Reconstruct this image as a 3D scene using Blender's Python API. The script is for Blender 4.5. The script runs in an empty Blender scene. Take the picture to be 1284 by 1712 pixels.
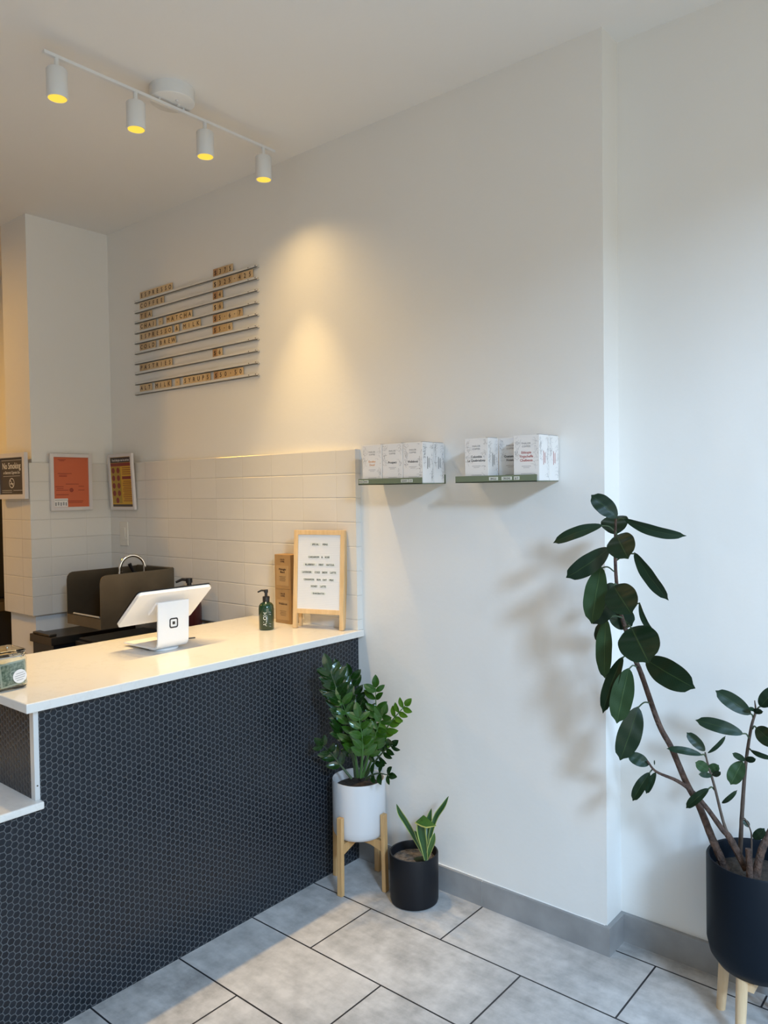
import bpy, math, random
from mathutils import Vector, Matrix, noise
random.seed(7)
S = bpy.context.scene
COL = S.collection
PI = math.pi
V = Vector

# ------------------------------------------------------------------ camera
F_PX, CX, CY, HC = 1286.37, 642.0, 856.0, 1.5
_rx, _ry, _rz = 0.02753377, 0.69975854, -0.01397057
_M = Matrix.Rotation(_rz, 3, 'Z') @ Matrix.Rotation(_rx, 3, 'X') @ Matrix.Rotation(_ry, 3, 'Y')
_T = Matrix(((0, -1, 0), (0, 0, -1), (1, 0, 0)))
WC = _M @ _T                      # world -> (right, down, forward)
cam_d = bpy.data.cameras.new('camera')
cam_d.sensor_fit = 'HORIZONTAL'
cam_d.sensor_width = 36.0
cam_d.lens = 36.0 * F_PX / 1284.0
cam_d.clip_start = 0.02
cam = bpy.data.objects.new('camera', cam_d)
COL.objects.link(cam)
_r, _u, _b = WC[0], -WC[1], -WC[2]
cam.matrix_world = Matrix(((_r[0], _u[0], _b[0], 0), (_r[1], _u[1], _b[1], 0), (_r[2], _u[2], _b[2], HC), (0, 0, 0, 1)))
S.camera = cam
FWD = V(WC[2])

def ray(px, py):
    return WC.transposed() @ V(((px - CX) / F_PX, (py - CY) / F_PX, 1.0))
def onx(px, py, x):
    d = ray(px, py)
    return V((0, 0, HC)) + d * (x / d.x)
def depth(p):
    return (V(p) - V((0, 0, HC))).dot(FWD)

# ------------------------------------------------------------------ world, light, exposure
S.view_settings.view_transform = 'Standard'
S.view_settings.look = 'None'
S.view_settings.gamma = 1.0
S.view_settings.use_curve_mapping = False
S.view_settings.exposure = 0.0
w = bpy.data.worlds.new('world'); S.world = w; w.use_nodes = True
w.node_tree.nodes['Background'].inputs[0].default_value = (0.70, 0.82, 1.0, 1)
w.node_tree.nodes['Background'].inputs[1].default_value = 0.05

def area(name, loc, target, sx, sy, power, color):
    l = bpy.data.lights.new(name, 'AREA'); l.shape = 'RECTANGLE'; l.size = sx; l.size_y = sy
    l.energy = power; l.color = color
    o = bpy.data.objects.new(name, l); COL.objects.link(o); o.location = loc
    o.rotation_euler = (V(target) - V(loc)).to_track_quat('-Z', 'Y').to_euler()
    return o
area('sky_light_side', (-1.0, -3.1, 3.5), (2.1, 0.9, 1.2), 0.7, 0.6, 235, (0.49, 0.72, 1.0))
area('sky_light', (0.2, -2.6, 4.4), (1.6, 1.2, 0.2), 4.0, 2.0, 350, (0.33, 0.62, 1.0))
area('street_light_bounce', (0.1, -1.45, 1.0), (0.9, 3.0, 2.3), 3.6, 1.6, 44, (1.0, 0.96, 0.80))
SPOT_W, SPILL_W, SPOT_COL = 44.0, 9.5, (1.0, 0.68, 0.29)
KITCHEN_W = 33.0

# ------------------------------------------------------------------ materials
def mat(name, color, rough=0.5, metal=0.0, spec=0.5, bump=0.0, bscale=40, var=0.0, vscale=4, coat=0.0, emit=None, estr=1.0, trans=0.0, subs=0.0):
    m = bpy.data.materials.new(name); m.use_nodes = True
    nt = m.node_tree; b = nt.nodes['Principled BSDF']
    b.inputs['Base Color'].default_value = (*color, 1)
    b.inputs['Roughness'].default_value = rough
    b.inputs['Metallic'].default_value = metal
    b.inputs['Specular IOR Level'].default_value = spec
    b.inputs['Coat Weight'].default_value = coat
    b.inputs['Coat Roughness'].default_value = 0.15
    b.inputs['Transmission Weight'].default_value = trans
    if emit:
        b.inputs['Emission Color'].default_value = (*emit, 1); b.inputs['Emission Strength'].default_value = estr
    if bump or var:
        tc = nt.nodes.new('ShaderNodeTexCoord')
    if bump:
        n = nt.nodes.new('ShaderNodeTexNoise'); n.inputs['Scale'].default_value = bscale; n.inputs['Detail'].default_value = 5
        nt.links.new(tc.outputs['Object'], n.inputs['Vector'])
        bp = nt.nodes.new('ShaderNodeBump'); bp.inputs['Strength'].default_value = bump; bp.inputs['Distance'].default_value = 0.01
        nt.links.new(n.outputs['Fac'], bp.inputs['Height']); nt.links.new(bp.outputs['Normal'], b.inputs['Normal'])
    if var:
        n = nt.nodes.new('ShaderNodeTexNoise'); n.inputs['Scale'].default_value = vscale; n.inputs['Detail'].default_value = 6
        nt.links.new(tc.outputs['Object'], n.inputs['Vector'])
        mr = nt.nodes.new('ShaderNodeMapRange'); mr.inputs['To Min'].default_value = 1 - var; mr.inputs['To Max'].default_value = 1 + var
        mr.inputs['From Min'].default_value = 0.3; mr.inputs['From Max'].default_value = 0.7
        nt.links.new(n.outputs['Fac'], mr.inputs['Value'])
        mx = nt.nodes.new('ShaderNodeVectorMath'); mx.operation = 'SCALE'; mx.inputs[0].default_value = color
        nt.links.new(mr.outputs[0], mx.inputs['Scale']); nt.links.new(mx.outputs[0], b.inputs['Base Color'])
    return m

class NT:
    """tiny helper for math node chains"""
    def __init__(s, m): s.t = m.node_tree; s.b = s.t.nodes['Principled BSDF']
    def n(s, typ, **kw):
        x = s.t.nodes.new(typ)
        for k, v in kw.items(): setattr(x, k, v)
        return x
    def link(s, a, b): s.t.links.new(a, b)
    def m(s, op, a, b=None, c=None):
        x = s.n('ShaderNodeMath', operation=op)
        for i, v in enumerate((a, b, c)):
            if v is None: continue
            if isinstance(v, (int, float)): x.inputs[i].default_value = v
            else: s.link(v, x.inputs[i])
        return x.outputs[0]
    def mix(s, f, a, b):
        x = s.n('ShaderNodeMix', data_type='RGBA')
        if isinstance(f, (int, float)): x.inputs[0].default_value = f
        else: s.link(f, x.inputs[0])
        for i, v in ((6, a), (7, b)):
            if isinstance(v, tuple): x.inputs[i].default_value = (*v, 1)
            else: s.link(v, x.inputs[i])
        return x.outputs[2]
    def pos(s):
        tc = s.n('ShaderNodeTexCoord'); sp = s.n('ShaderNodeSeparateXYZ'); s.link(tc.outputs['Object'], sp.inputs[0])
        return tc.outputs['Object'], sp.outputs[0], sp.outputs[1], sp.outputs[2]
    def noise(s, vec, scale, detail=4, rough=.5):
        x = s.n('ShaderNodeTexNoise'); x.inputs['Scale'].default_value = scale; x.inputs['Detail'].default_value = detail
        x.inputs['Roughness'].default_value = rough
        s.link(vec, x.inputs['Vector']); return x.outputs['Fac']
    def bump(s, h, strength, dist=0.01):
        x = s.n('ShaderNodeBump'); x.inputs['Strength'].default_value = strength; x.inputs['Distance'].default_value = dist
        s.link(h, x.inputs['Height']); s.link(x.outputs[0], s.b.inputs['Normal'])

def wall_material():
    m = mat('wall_paint', (0.80, 0.78, 0.745), rough=0.55, spec=0.3)
    k = NT(m); p, x, y, z = k.pos()
    n1 = k.noise(p, 3.0, 5); n2 = k.noise(p, 60, 3)
    sc_ = k.n('ShaderNodeMapping'); sc_.inputs['Scale'].default_value = (6, 6, 1.1); k.link(p, sc_.inputs[0])
    n3 = k.noise(sc_.outputs[0], 2.5, 2)
    h = k.m('ADD', k.m('MULTIPLY', n1, 1.0), k.m('ADD', k.m('MULTIPLY', n3, .10), k.m('MULTIPLY', n2, 0.04)))
    k.bump(h, 0.28, 0.025)
    return m
WALL = wall_material()
CEIL = mat('ceiling_paint', (0.80, 0.785, 0.76), rough=0.8, spec=0.2, bump=0.06, bscale=30)

def floor_material():
    m = mat('floor_tile', (0.4, 0.4, 0.4), rough=0.42, spec=0.45)
    k = NT(m); p, x, y, z = k.pos()
    cmb = k.n('ShaderNodeCombineXYZ')
    k.link(k.m('ADD', y, -1.5 + 0.61 * 20), cmb.inputs[0])
    k.link(k.m('ADD', x, -2.042 + 0.3055 * 21), cmb.inputs[1])
    br = k.n('ShaderNodeTexBrick'); br.offset = 0.5; br.offset_frequency = 2; br.squash = 1.0
    k.link(cmb.outputs[0], br.inputs['Vector'])
    for nm, v in (('Scale', 1.0), ('Mortar Size', 0.0028), ('Mortar Smooth', 0.0), ('Bias', 0.0), ('Brick Width', 0.61), ('Row Height', 0.3055)):
        br.inputs[nm].default_value = v
    br.inputs['Color1'].default_value = (0.0, 0.0, 0.0, 1); br.inputs['Color2'].default_value = (1, 1, 1, 1)
    br.inputs['Mortar'].default_value = (0.5, 0.5, 0.5, 1)
    n1 = k.noise(p, 3.2, 8, .62); n2 = k.noise(p, 14, 8, .65)
    str_ = k.n('ShaderNodeMapping'); str_.inputs['Scale'].default_value = (9, 2.5, 1); k.link(p, str_.inputs[0])
    n3 = k.noise(str_.outputs[0], 2.2, 7, .6)
    t = k.m('ADD', k.m('MULTIPLY', n1, .8), k.m('ADD', k.m('MULTIPLY', n2, .75), k.m('MULTIPLY', n3, .6)))
    mr = k.n('ShaderNodeMapRange'); mr.inputs['From Min'].default_value = 0.86; mr.inputs['From Max'].default_value = 1.27
    k.link(t, mr.inputs['Value'])
    c = k.mix(mr.outputs[0], (0.285, 0.277, 0.27), (0.60, 0.58, 0.565))
    sep = k.n('ShaderNodeSeparateColor'); k.link(br.outputs['Color'], sep.inputs[0])
    c = k.mix(k.m('MULTIPLY', sep.outputs[0], 0.25), c, (0.54, 0.53, 0.52))
    c = k.mix(br.outputs['Fac'], c, (0.018, 0.018, 0.022))
    k.link(c, k.b.inputs['Base Color'])
    k.bump(k.m('ADD', k.m('MULTIPLY', br.outputs['Fac'], -0.4), k.m('MULTIPLY', n2, .08)), 0.35, 0.006)
    return m
FLOOR = floor_material()

def hex_material():
    m = mat('hex_mosaic', (0.03, 0.035, 0.05), rough=0.3, spec=0.42)
    k = NT(m); p, x, y, z = k.pos()
    hor = k.m('ADD', x, y)            # faces are axis aligned, so x+y runs along either of them
    s = 0.0191
    a = k.m('ADD', k.m('DIVIDE', z, s), 200.3); b = k.m('ADD', k.m('DIVIDE', hor, s), 300.1)
    R3 = 1.7320508
    def cell(ox, oy):
        ax = k.m('SUBTRACT', k.m('FLOORED_MODULO', k.m('SUBTRACT', a, ox), 1.0), .5)
        by = k.m('SUBTRACT', k.m('FLOORED_MODULO', k.m('SUBTRACT', b, oy), R3), R3 / 2)
        return ax, by
    a1, b1 = cell(0, 0); a2, b2 = cell(.5, R3 / 2)
    d1 = k.m('ADD', k.m('MULTIPLY', a1, a1), k.m('MULTIPLY', b1, b1))
    d2 = k.m('ADD', k.m('MULTIPLY', a2, a2), k.m('MULTIPLY', b2, b2))
    sel = k.m('LESS_THAN', d1, d2)
    def pick(u, v): return k.m('ADD', k.m('MULTIPLY', sel, u), k.m('MULTIPLY', k.m('SUBTRACT', 1.0, sel), v))
    ga, gb = pick(a1, a2), pick(b1, b2)
    aa, ab = k.m('ABSOLUTE', ga), k.m('ABSOLUTE', gb)
    hd = k.m('MAXIMUM', aa, k.m('ADD', k.m('MULTIPLY', aa, .5), k.m('MULTIPLY', ab, .8660254)))
    g = k.n('ShaderNodeMapRange'); g.interpolation_type = 'SMOOTHSTEP'
    g.inputs['From Min'].default_value = 0.425; g.inputs['From Max'].default_value = 0.455
    k.link(hd, g.inputs['Value'])
    idc = k.n('ShaderNodeCombineXYZ'); k.link(k.m('SUBTRACT', a, ga), idc.inputs[0]); k.link(k.m('SUBTRACT', b, gb), idc.inputs[1])
    snap = k.n('ShaderNodeVectorMath', operation='SNAP'); snap.inputs[1].default_value = (.25, .25, .25)
    add = k.n('ShaderNodeVectorMath', operation='ADD'); add.inputs[1].default_value = (.125, .125, 0)
    k.link(idc.outputs[0], add.inputs[0]); k.link(add.outputs[0], snap.inputs[0])
    wn = k.n('ShaderNodeTexWhiteNoise'); k.link(snap.outputs[0], wn.inputs['Vector'])
    big = k.noise(p, 2.5, 3)
    c = k.mix(wn.outputs[0], (0.006, 0.009, 0.014), (0.009, 0.0125, 0.019))
    c = k.mix(g.outputs[0], c, (0.085, 0.092, 0.100))
    k.link(c, k.b.inputs['Base Color'])
    rg = k.m('ADD', k.m('MULTIPLY', wn.outputs[0], .08), k.m('ADD', k.m('MULTIPLY', big, .2), .16))
    k.link(k.m('ADD', rg, k.m('MULTIPLY', g.outputs[0], .4)), k.b.inputs['Roughness'])
    dome = k.m('SUBTRACT', 1.0, k.m('POWER', k.m('MULTIPLY', hd, 2.1), 4.0))
    tilt = k.m('MULTIPLY', k.m('SUBTRACT', wn.outputs[0], .5), k.m('MULTIPLY', ga, .25))
    k.bump(k.m('ADD', k.m('MAXIMUM', dome, -.2), tilt), 0.5, 0.0016)
    return m
HEX = hex_material()

def wtile_material():
    m = mat('white_wall_tile', (0.80, 0.78, 0.745), rough=0.16, spec=0.5)
    k = NT(m); p, x, y, z = k.pos()
    hor = k.m('ADD', x, y)
    fz = k.m('FLOORED_MODULO', k.m('SUBTRACT', z, 0.883 - 9.83), 0.0983)
    fh = k.m('FLOORED_MODULO', k.m('SUBTRACT', hor, 2.282 + 2.18 - 19.7 ), 0.197)
    ez = k.m('MINIMUM', fz, k.m('SUBTRACT', 0.0983, fz)); eh = k.m('MINIMUM', fh, k.m('SUBTRACT', 0.197, fh))
    g1 = k.m('MULTIPLY', k.m('LESS_THAN', ez, 0.0010), .8); g2 = k.m('MULTIPLY', k.m('LESS_THAN', eh, 0.0010), 0.15)
    g = k.m('MAXIMUM', g1, g2)
    iz = k.m('FLOOR', k.m('DIVIDE', k.m('SUBTRACT', z, 0.883 - 9.83), 0.0983)); ih = k.m('FLOOR', k.m('DIVIDE', k.m('SUBTRACT', hor, 2.282 + 2.18 - 19.7), 0.197))
    idc = k.n('ShaderNodeCombineXYZ'); k.link(iz, idc.inputs[0]); k.link(ih, idc.inputs[1])
    wn = k.n('ShaderNodeTexWhiteNoise'); k.link(idc.outputs[0], wn.inputs['Vector'])
    c = k.mix(wn.outputs[0], (0.70, 0.67, 0.62), (0.73, 0.70, 0.65))
    c = k.mix(g, c, (0.56, 0.53, 0.48))
    k.link(c, k.b.inputs['Base Color'])
    rnd = k.n('ShaderNodeSeparateColor'); k.link(wn.outputs[1], rnd.inputs[0])
    tilt = k.m('ADD', k.m('MULTIPLY', k.m('SUBTRACT', rnd.outputs[0], .5), k.m('MULTIPLY', fz, 9)), k.m('MULTIPLY', k.m('SUBTRACT', rnd.outputs[1], .5), k.m('MULTIPLY', fh, 5)))
    edge = k.m('ADD', k.m('MULTIPLY', k.m('MINIMUM', k.m('DIVIDE', ez, 0.004), 1.0), .7), k.m('MULTIPLY', k.m('MINIMUM', k.m('DIVIDE', eh, 0.004), 1.0), .5))
    k.bump(k.m('ADD', k.m('ADD', edge, tilt), k.m('MULTIPLY', k.noise(p, 9, 2), .9)), 0.5, 0.0035)
    return m
WTILE = wtile_material()

def wood_material(name, c1, c2, scale=(2, 2, 14), rough=.45):
    m = mat(name, c1, rough=rough)
    k = NT(m); p, x, y, z = k.pos()
    mp = k.n('ShaderNodeMapping'); mp.inputs['Scale'].default_value = scale; k.link(p, mp.inputs[0])
    n = k.noise(mp.outputs[0], 6, 6, .6)
    mr = k.n('ShaderNodeMapRange'); mr.inputs['From Min'].default_value = .32; mr.inputs['From Max'].default_value = .68; k.link(n, mr.inputs['Value'])
    k.link(k.mix(mr.outputs[0], c1, c2), k.b.inputs['Base Color'])
    return m
BAMBOO = wood_material('bamboo_wood', (0.50, 0.29, 0.12), (0.62, 0.385, 0.17), (14, 14, 1.2))
BEECH = wood_material('beech_wood', (0.60, 0.43, 0.25), (0.72, 0.54, 0.34), (10, 10, 1.0))
PINE = wood_material('pine_wood', (0.66, 0.42, 0.19), (0.76, 0.52, 0.27), (10, 10, 1.2))
TILEWOOD = [wood_material('tile_wood_%s' % n, a, b, (4, 6, 40)) for n, a, b in (
    ('pale', (0.60, 0.42, 0.23), (0.68, 0.49, 0.28)), ('tan', (0.50, 0.32, 0.16), (0.58, 0.39, 0.20)), ('brown', (0.38, 0.19, 0.09), (0.46, 0.25, 0.12)))]

def quartz_material():
    m = mat('quartz', (0.80, 0.78, 0.74), rough=0.17, spec=0.5)
    k = NT(m); p, x, y, z = k.pos()
    n = k.noise(p, 3.5, 10, .7); mr = k.n('ShaderNodeMapRange')
    mr.inputs['From Min'].default_value = .485; mr.inputs['From Max'].default_value = .5; k.link(n, mr.inputs['Value'])
    mr2 = k.n('ShaderNodeMapRange'); mr2.inputs['From Min'].default_value = .515; mr2.inputs['From Max'].default_value = .5; k.link(n, mr2.inputs['Value'])
    v = k.m('MULTIPLY', k.m('MULTIPLY', mr.outputs[0], mr2.outputs[0]), .25)
    k.link(k.mix(v, (0.72, 0.70, 0.665), (0.55, 0.52, 0.48)), k.b.inputs['Base Color'])
    return m
QUARTZ = quartz_material()
BASETILE = mat('grey_base_tile', (0.27, 0.27, 0.272), rough=0.5, var=.16, vscale=9, bump=.05)
GROUT = mat('light_grout', (0.6, 0.6, 0.58), rough=.8)
STEEL = mat('brushed_steel', (0.21, 0.175, 0.125), rough=0.36, metal=0.9, var=.12, vscale=7)
STEELD = mat('dark_steel', (0.10, 0.08, 0.06), rough=0.38, metal=0.85, var=.1, vscale=7)
CHROME = mat('chrome', (0.75, 0.73, 0.70), rough=0.08, metal=1)
ALU = mat('aluminium_trim', (0.75, 0.77, 0.78), rough=0.38, metal=0.6)
BLACKM = mat('black_matte_ceramic', (0.007, 0.008, 0.011), rough=0.45, spec=0.25)
NAVY = mat('dark_navy_ceramic', (0.004, 0.008, 0.014), rough=0.5, spec=0.15)
WHITEC = mat('white_ceramic', (0.60, 0.60, 0.61), rough=0.35)
WHITEP = mat('white_plastic', (0.83, 0.83, 0.83), rough=0.28)
LEDGE = mat('ledge_white', (0.66, 0.64, 0.61), rough=.5)
WHITEM = mat('white_metal', (0.74, 0.74, 0.73), rough=0.35)
SWITCHP = mat('switch_plastic', (0.74, 0.70, 0.62), rough=0.3)
BLACKP = mat('black_plastic', (0.012, 0.011, 0.012), rough=0.3)
BLACKG = mat('black_glass', (0.006, 0.006, 0.008), rough=0.06)
INK = mat('black_ink', (0.02, 0.018, 0.017), rough=.6)
BRINK = mat('brown_ink', (0.045, 0.018, 0.012), rough=.6)
GREYINK = mat('grey_ink', (0.32, 0.31, 0.31), rough=.6)
LGREYINK = mat('light_grey_ink', (0.45, 0.44, 0.44), rough=.6)
ORINK = mat('orange_ink', (0.72, 0.34, 0.12), rough=.6)
REDINK = mat('red_ink', (0.42, 0.06, 0.05), rough=.6)
WHITEINK = mat('white_ink', (0.8, 0.79, 0.77), rough=.6)
KRAFT = mat('kraft_card', (0.37, 0.215, 0.085), rough=0.6, var=.08, vscale=20)
KRAFTL = mat('kraft_label', (0.43, 0.265, 0.115), rough=0.55)
CARD = mat('white_card', (0.80, 0.775, 0.75), rough=0.45)
OLIVE = mat('olive_powder_coat', (0.16, 0.195, 0.125), rough=0.45)
TAPE = mat('label_tape', (0.66, 0.68, 0.62), rough=.5)
SOIL = mat('potting_soil', (0.035, 0.024, 0.016), rough=0.9, bump=1.0, bscale=60, var=.5, vscale=70)
SOILL = mat('dry_soil', (0.13, 0.105, 0.085), rough=0.9, bump=1.0, bscale=60, var=.5, vscale=70)
BARK = mat('bark', (0.070, 0.040, 0.028), rough=0.8, var=.55, vscale=60, bump=1.0, bscale=110)
TWIG = mat('twig', (0.07, 0.048, 0.035), rough=0.6, var=.3, vscale=50)
PETIOLE = mat('petiole', (0.045, 0.075, 0.035), rough=0.4)
PEBBLE = mat('perlite', (0.7, 0.7, 0.68), rough=.7)
REDP = mat('red_notice_paper', (0.60, 0.135, 0.055), rough=.5)
YELP = mat('yellow_notice_paper', (0.63, 0.36, 0.03), rough=.4)
YELD = mat('mustard_panel', (0.42, 0.27, 0.03), rough=.4)
MAROON = mat('maroon_band', (0.24, 0.03, 0.02), rough=.4)
DBROWN = mat('dark_brown_sign', (0.055, 0.04, 0.035), rough=.35)
FRAMEW = mat('white_frame', (0.70, 0.66, 0.65), rough=.4)
GREENB = mat('bottle_green', (0.006, 0.035, 0.014), rough=0.12, coat=.5)
REDB = mat('dark_red_plastic', (0.06, 0.012, 0.01), rough=.25)
CREAM = mat('letter_board_panel', (0.76, 0.755, 0.75), rough=.45)
CLOTH = mat('white_cloth', (0.5, 0.46, 0.42), rough=.9)
GLOW = mat('lamp_bulb', (1, .8, .2), emit=(1.0, 0.85, 0.40), estr=5.0)
LAMPIN = mat('lamp_reflector', (0.85, 0.65, 0.12), rough=.3, emit=(1.0, 0.68, 0.05), estr=0.75)
def glass_material():
    m = mat('clear_glass', (0.93, 0.96, 0.93), rough=0.02, trans=1.0); m.node_tree.nodes['Principled BSDF'].inputs['IOR'].default_value = 1.45
    return m
GLASS = glass_material()
def bill_material():
    m = mat('banknote', (0.3, 0.36, 0.28), rough=.7)
    k = NT(m); p, x, y, z = k.pos()
    n = k.noise(p, 130, 4, .7)
    mr = k.n('ShaderNodeMapRange'); mr.inputs['From Min'].default_value = .4; mr.inputs['From Max'].default_value = .6; k.link(n, mr.inputs['Value'])
    k.link(k.mix(mr.outputs[0], (0.10, 0.15, 0.10), (0.36, 0.40, 0.30)), k.b.inputs['Base Color'])
    return m
BILL = bill_material()
BILLE = mat('banknote_margin', (0.55, 0.57, 0.46), rough=.7)

def leaf_material(name, c, vein, rough=.28, edge=None, spec=.5):
    m = mat(name, c, rough=rough, spec=spec)
    k = NT(m)
    uv = k.n('ShaderNodeUVMap'); sp = k.n('ShaderNodeSeparateXYZ'); k.link(uv.outputs[0], sp.inputs[0])
    d = k.m('ABSOLUTE', k.m('SUBTRACT', sp.outputs[1], .5))
    mr = k.n('ShaderNodeMapRange'); mr.inputs['From Min'].default_value = .008; mr.inputs['From Max'].default_value = .022
    mr.inputs['To Min'].default_value = 1; mr.inputs['To Max'].default_value = 0; k.link(d, mr.inputs['Value'])
    tc = k.n('ShaderNodeTexCoord'); n = k.noise(tc.outputs['Object'], 14, 4)
    c2 = tuple(v * 1.7 for v in c)
    col = k.mix(n, c, c2)
    # faint side veins
    wv = k.m('SINE', k.m('MULTIPLY', k.m('ADD', sp.outputs[0], k.m('MULTIPLY', d, -.5)), 110))
    col = k.mix(k.m('MULTIPLY', k.m('GREATER_THAN', wv, .8), .12), col, vein)
    col = k.mix(mr.outputs[0], col, vein)
    if edge:
        e = k.n('ShaderNodeMapRange'); e.inputs['From Min'].default_value = .36; e.inputs['From Max'].default_value = .40; k.link(d, e.inputs['Value'])
        col = k.mix(e.outputs[0], col, edge)
    k.link(col, k.b.inputs['Base Color'])
    k.bump(mr.outputs[0], .3, .002)
    return m
RUB = leaf_material('rubber_leaf_dark', (0.005, 0.015, 0.006), (0.030, 0.055, 0.018), .40, spec=.22)
RUBL = leaf_material('rubber_leaf_underside', (0.018, 0.042, 0.016), (0.055, 0.10, 0.035), .5, spec=.25)
RUBM = leaf_material('rubber_leaf_mid', (0.009, 0.022, 0.011), (0.032, 0.058, 0.022), .42, spec=.22)
ZZD = leaf_material('zz_leaf_dark', (0.006, 0.023, 0.003), (0.02, 0.08, 0.015), .2)
ZZM = leaf_material('zz_leaf_mid', (0.018, 0.056, 0.004), (0.05, 0.16, 0.03), .2)
ZZL = leaf_material('zz_leaf_light', (0.052, 0.120, 0.008), (0.10, 0.25, 0.04), .22)
SNK = leaf_material('snake_leaf', (0.012, 0.046, 0.010), (0.04, 0.11, 0.03), .35, edge=(0.33, 0.38, 0.10))
SNK2 = leaf_material('snake_leaf_young', (0.028, 0.085, 0.016), (0.12, 0.20, 0.06), .35, edge=(0.40, 0.44, 0.14))

# ------------------------------------------------------------------ mesh helpers
class MB:
    def __init__(s): s.v = []; s.f = []; s.uv = None; s.mi = []; s.cur = 0
    def add(s, vs, fs):
        n = len(s.v); s.v += [V(p) for p in vs]; s.f += [tuple(i + n for i in f) for f in fs]; s.mi += [s.cur] * len(fs)
        return s
    def box(s, a, b, bev=0.0):
        x0, y0, z0 = a; x1, y1, z1 = b
        if bev <= 0:
            vs = [(x, y, z) for x in (x0, x1) for y in (y0, y1) for z in (z0, z1)]
            return s.add(vs, [(0, 1, 3, 2), (4, 6, 7, 5), (0, 4, 5, 1), (2, 3, 7, 6), (0, 2, 6, 4), (1, 5, 7, 3)])
        import bmesh
        bm = bmesh.new(); bmesh.ops.create_cube(bm, size=1)
        for v in bm.verts: v.co = V(((x0 + x1) / 2 + v.co.x * (x1 - x0), (y0 + y1) / 2 + v.co.y * (y1 - y0), (z0 + z1) / 2 + v.co.z * (z1 - z0)))
        bmesh.ops.bevel(bm, geom=list(bm.edges), offset=bev, segments=2, affect='EDGES', profile=.5)
        bm.verts.index_update()
        s.add([v.co.copy() for v in bm.verts], [tuple(v.index for v in f.verts) for f in bm.faces]); bm.free()
        return s
    def obox(s, c, ax, ay, az, hx, hy, hz, bev=0.0):
        """oriented box: centre, unit axes, half sizes"""
        t = MB(); t.box((-hx, -hy, -hz), (hx, hy, hz), bev)
        c, ax, ay, az = V(c), V(ax), V(ay), V(az)
        return s.add([c + ax * p.x + ay * p.y + az * p.z for p in t.v], t.f)
    def lathe(s, c, prof, n=48, axis='Z'):
        c = V(c); vs = []; fs = []
        for r, z in prof:
            for i in range(n):
                a = 2 * PI * i / n; vs.append(c + V((r * math.cos(a), r * math.sin(a), z)))
        m = len(prof)
        for j in range(m - 1):
            for i in range(n):
                k = (i + 1) % n
                fs.append((j * n + i, j * n + k, (j + 1) * n + k, (j + 1) * n + i))
        if prof[0][0] > 1e-5: fs.append(tuple(reversed(range(n))))
        if prof[-1][0] > 1e-5: fs.append(tuple((m - 1) * n + i for i in range(n)))
        return s.add(vs, fs)
    def tube(s, pts, rad, n=10, cap=True):
        pts = [V(p) for p in pts]; m = len(pts)
        if not isinstance(rad, (list, tuple)): rad = [rad] * m
        vs = []; fs = []; up = None
        for j in range(m):
            d = (pts[min(j + 1, m - 1)] - pts[max(j - 1, 0)]).normalized()
            if up is None:
                up = d.orthogonal().normalized()
            up = (up - d * up.dot(d)).normalized(); sd = d.cross(up)
            for i in range(n):
                a = 2 * PI * i / n; vs.append(pts[j] + (up * math.cos(a) + sd * math.sin(a)) * rad[j])
        for j in range(m - 1):
            for i in range(n):
                k = (i + 1) % n; fs.append((j * n + i, j * n + k, (j + 1) * n + k, (j + 1) * n + i))
        if cap: fs.append(tuple(reversed(range(n)))); fs.append(tuple((m - 1) * n + i for i in range(n)))
        return s.add(vs, fs)
    def plate(s, outline, c, u, v, nrm, th):
        """extruded outline; outline in (u,v) units of metres, thickness th along -nrm"""
        c, u, v, nrm = V(c), V(u), V(v), V(nrm); n = len(outline)
        a = [c + u * p[0] + v * p[1] for p in outline]; b = [p - nrm * th for p in a]
        return s.add(a + b, [tuple(range(n)), tuple(reversed(range(n, 2 * n)))] + [(i, i + n, (i + 1) % n + n, (i + 1) % n) for i in range(n)])

def rrect(w, h, r, n=6):
    o = []
    for cx, cy, a0 in ((w / 2 - r, h / 2 - r, 0), (-w / 2 + r, h / 2 - r, 90), (-w / 2 + r, -h / 2 + r, 180), (w / 2 - r, -h / 2 + r, 270)):
        for i in range(n + 1):
            a = math.radians(a0 + 90 * i / n); o.append((cx + r * math.cos(a), cy + r * math.sin(a)))
    return o

def spline(pts, n=8):
    pts = [V(p) for p in pts]; out = []
    P = [pts[0] * 2 - pts[1]] + pts + [pts[-1] * 2 - pts[-2]]
    for i in range(1, len(P) - 2):
        for k in range(n):
            t = k / n
            a, b, c, d = P[i - 1], P[i], P[i + 1], P[i + 2]
            out.append(.5 * ((2 * b) + (c - a) * t + (2 * a - 5 * b + 4 * c - d) * t * t + (3 * b - a - 3 * c + d) * t ** 3))
    out.append(pts[-1]); return out

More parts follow.
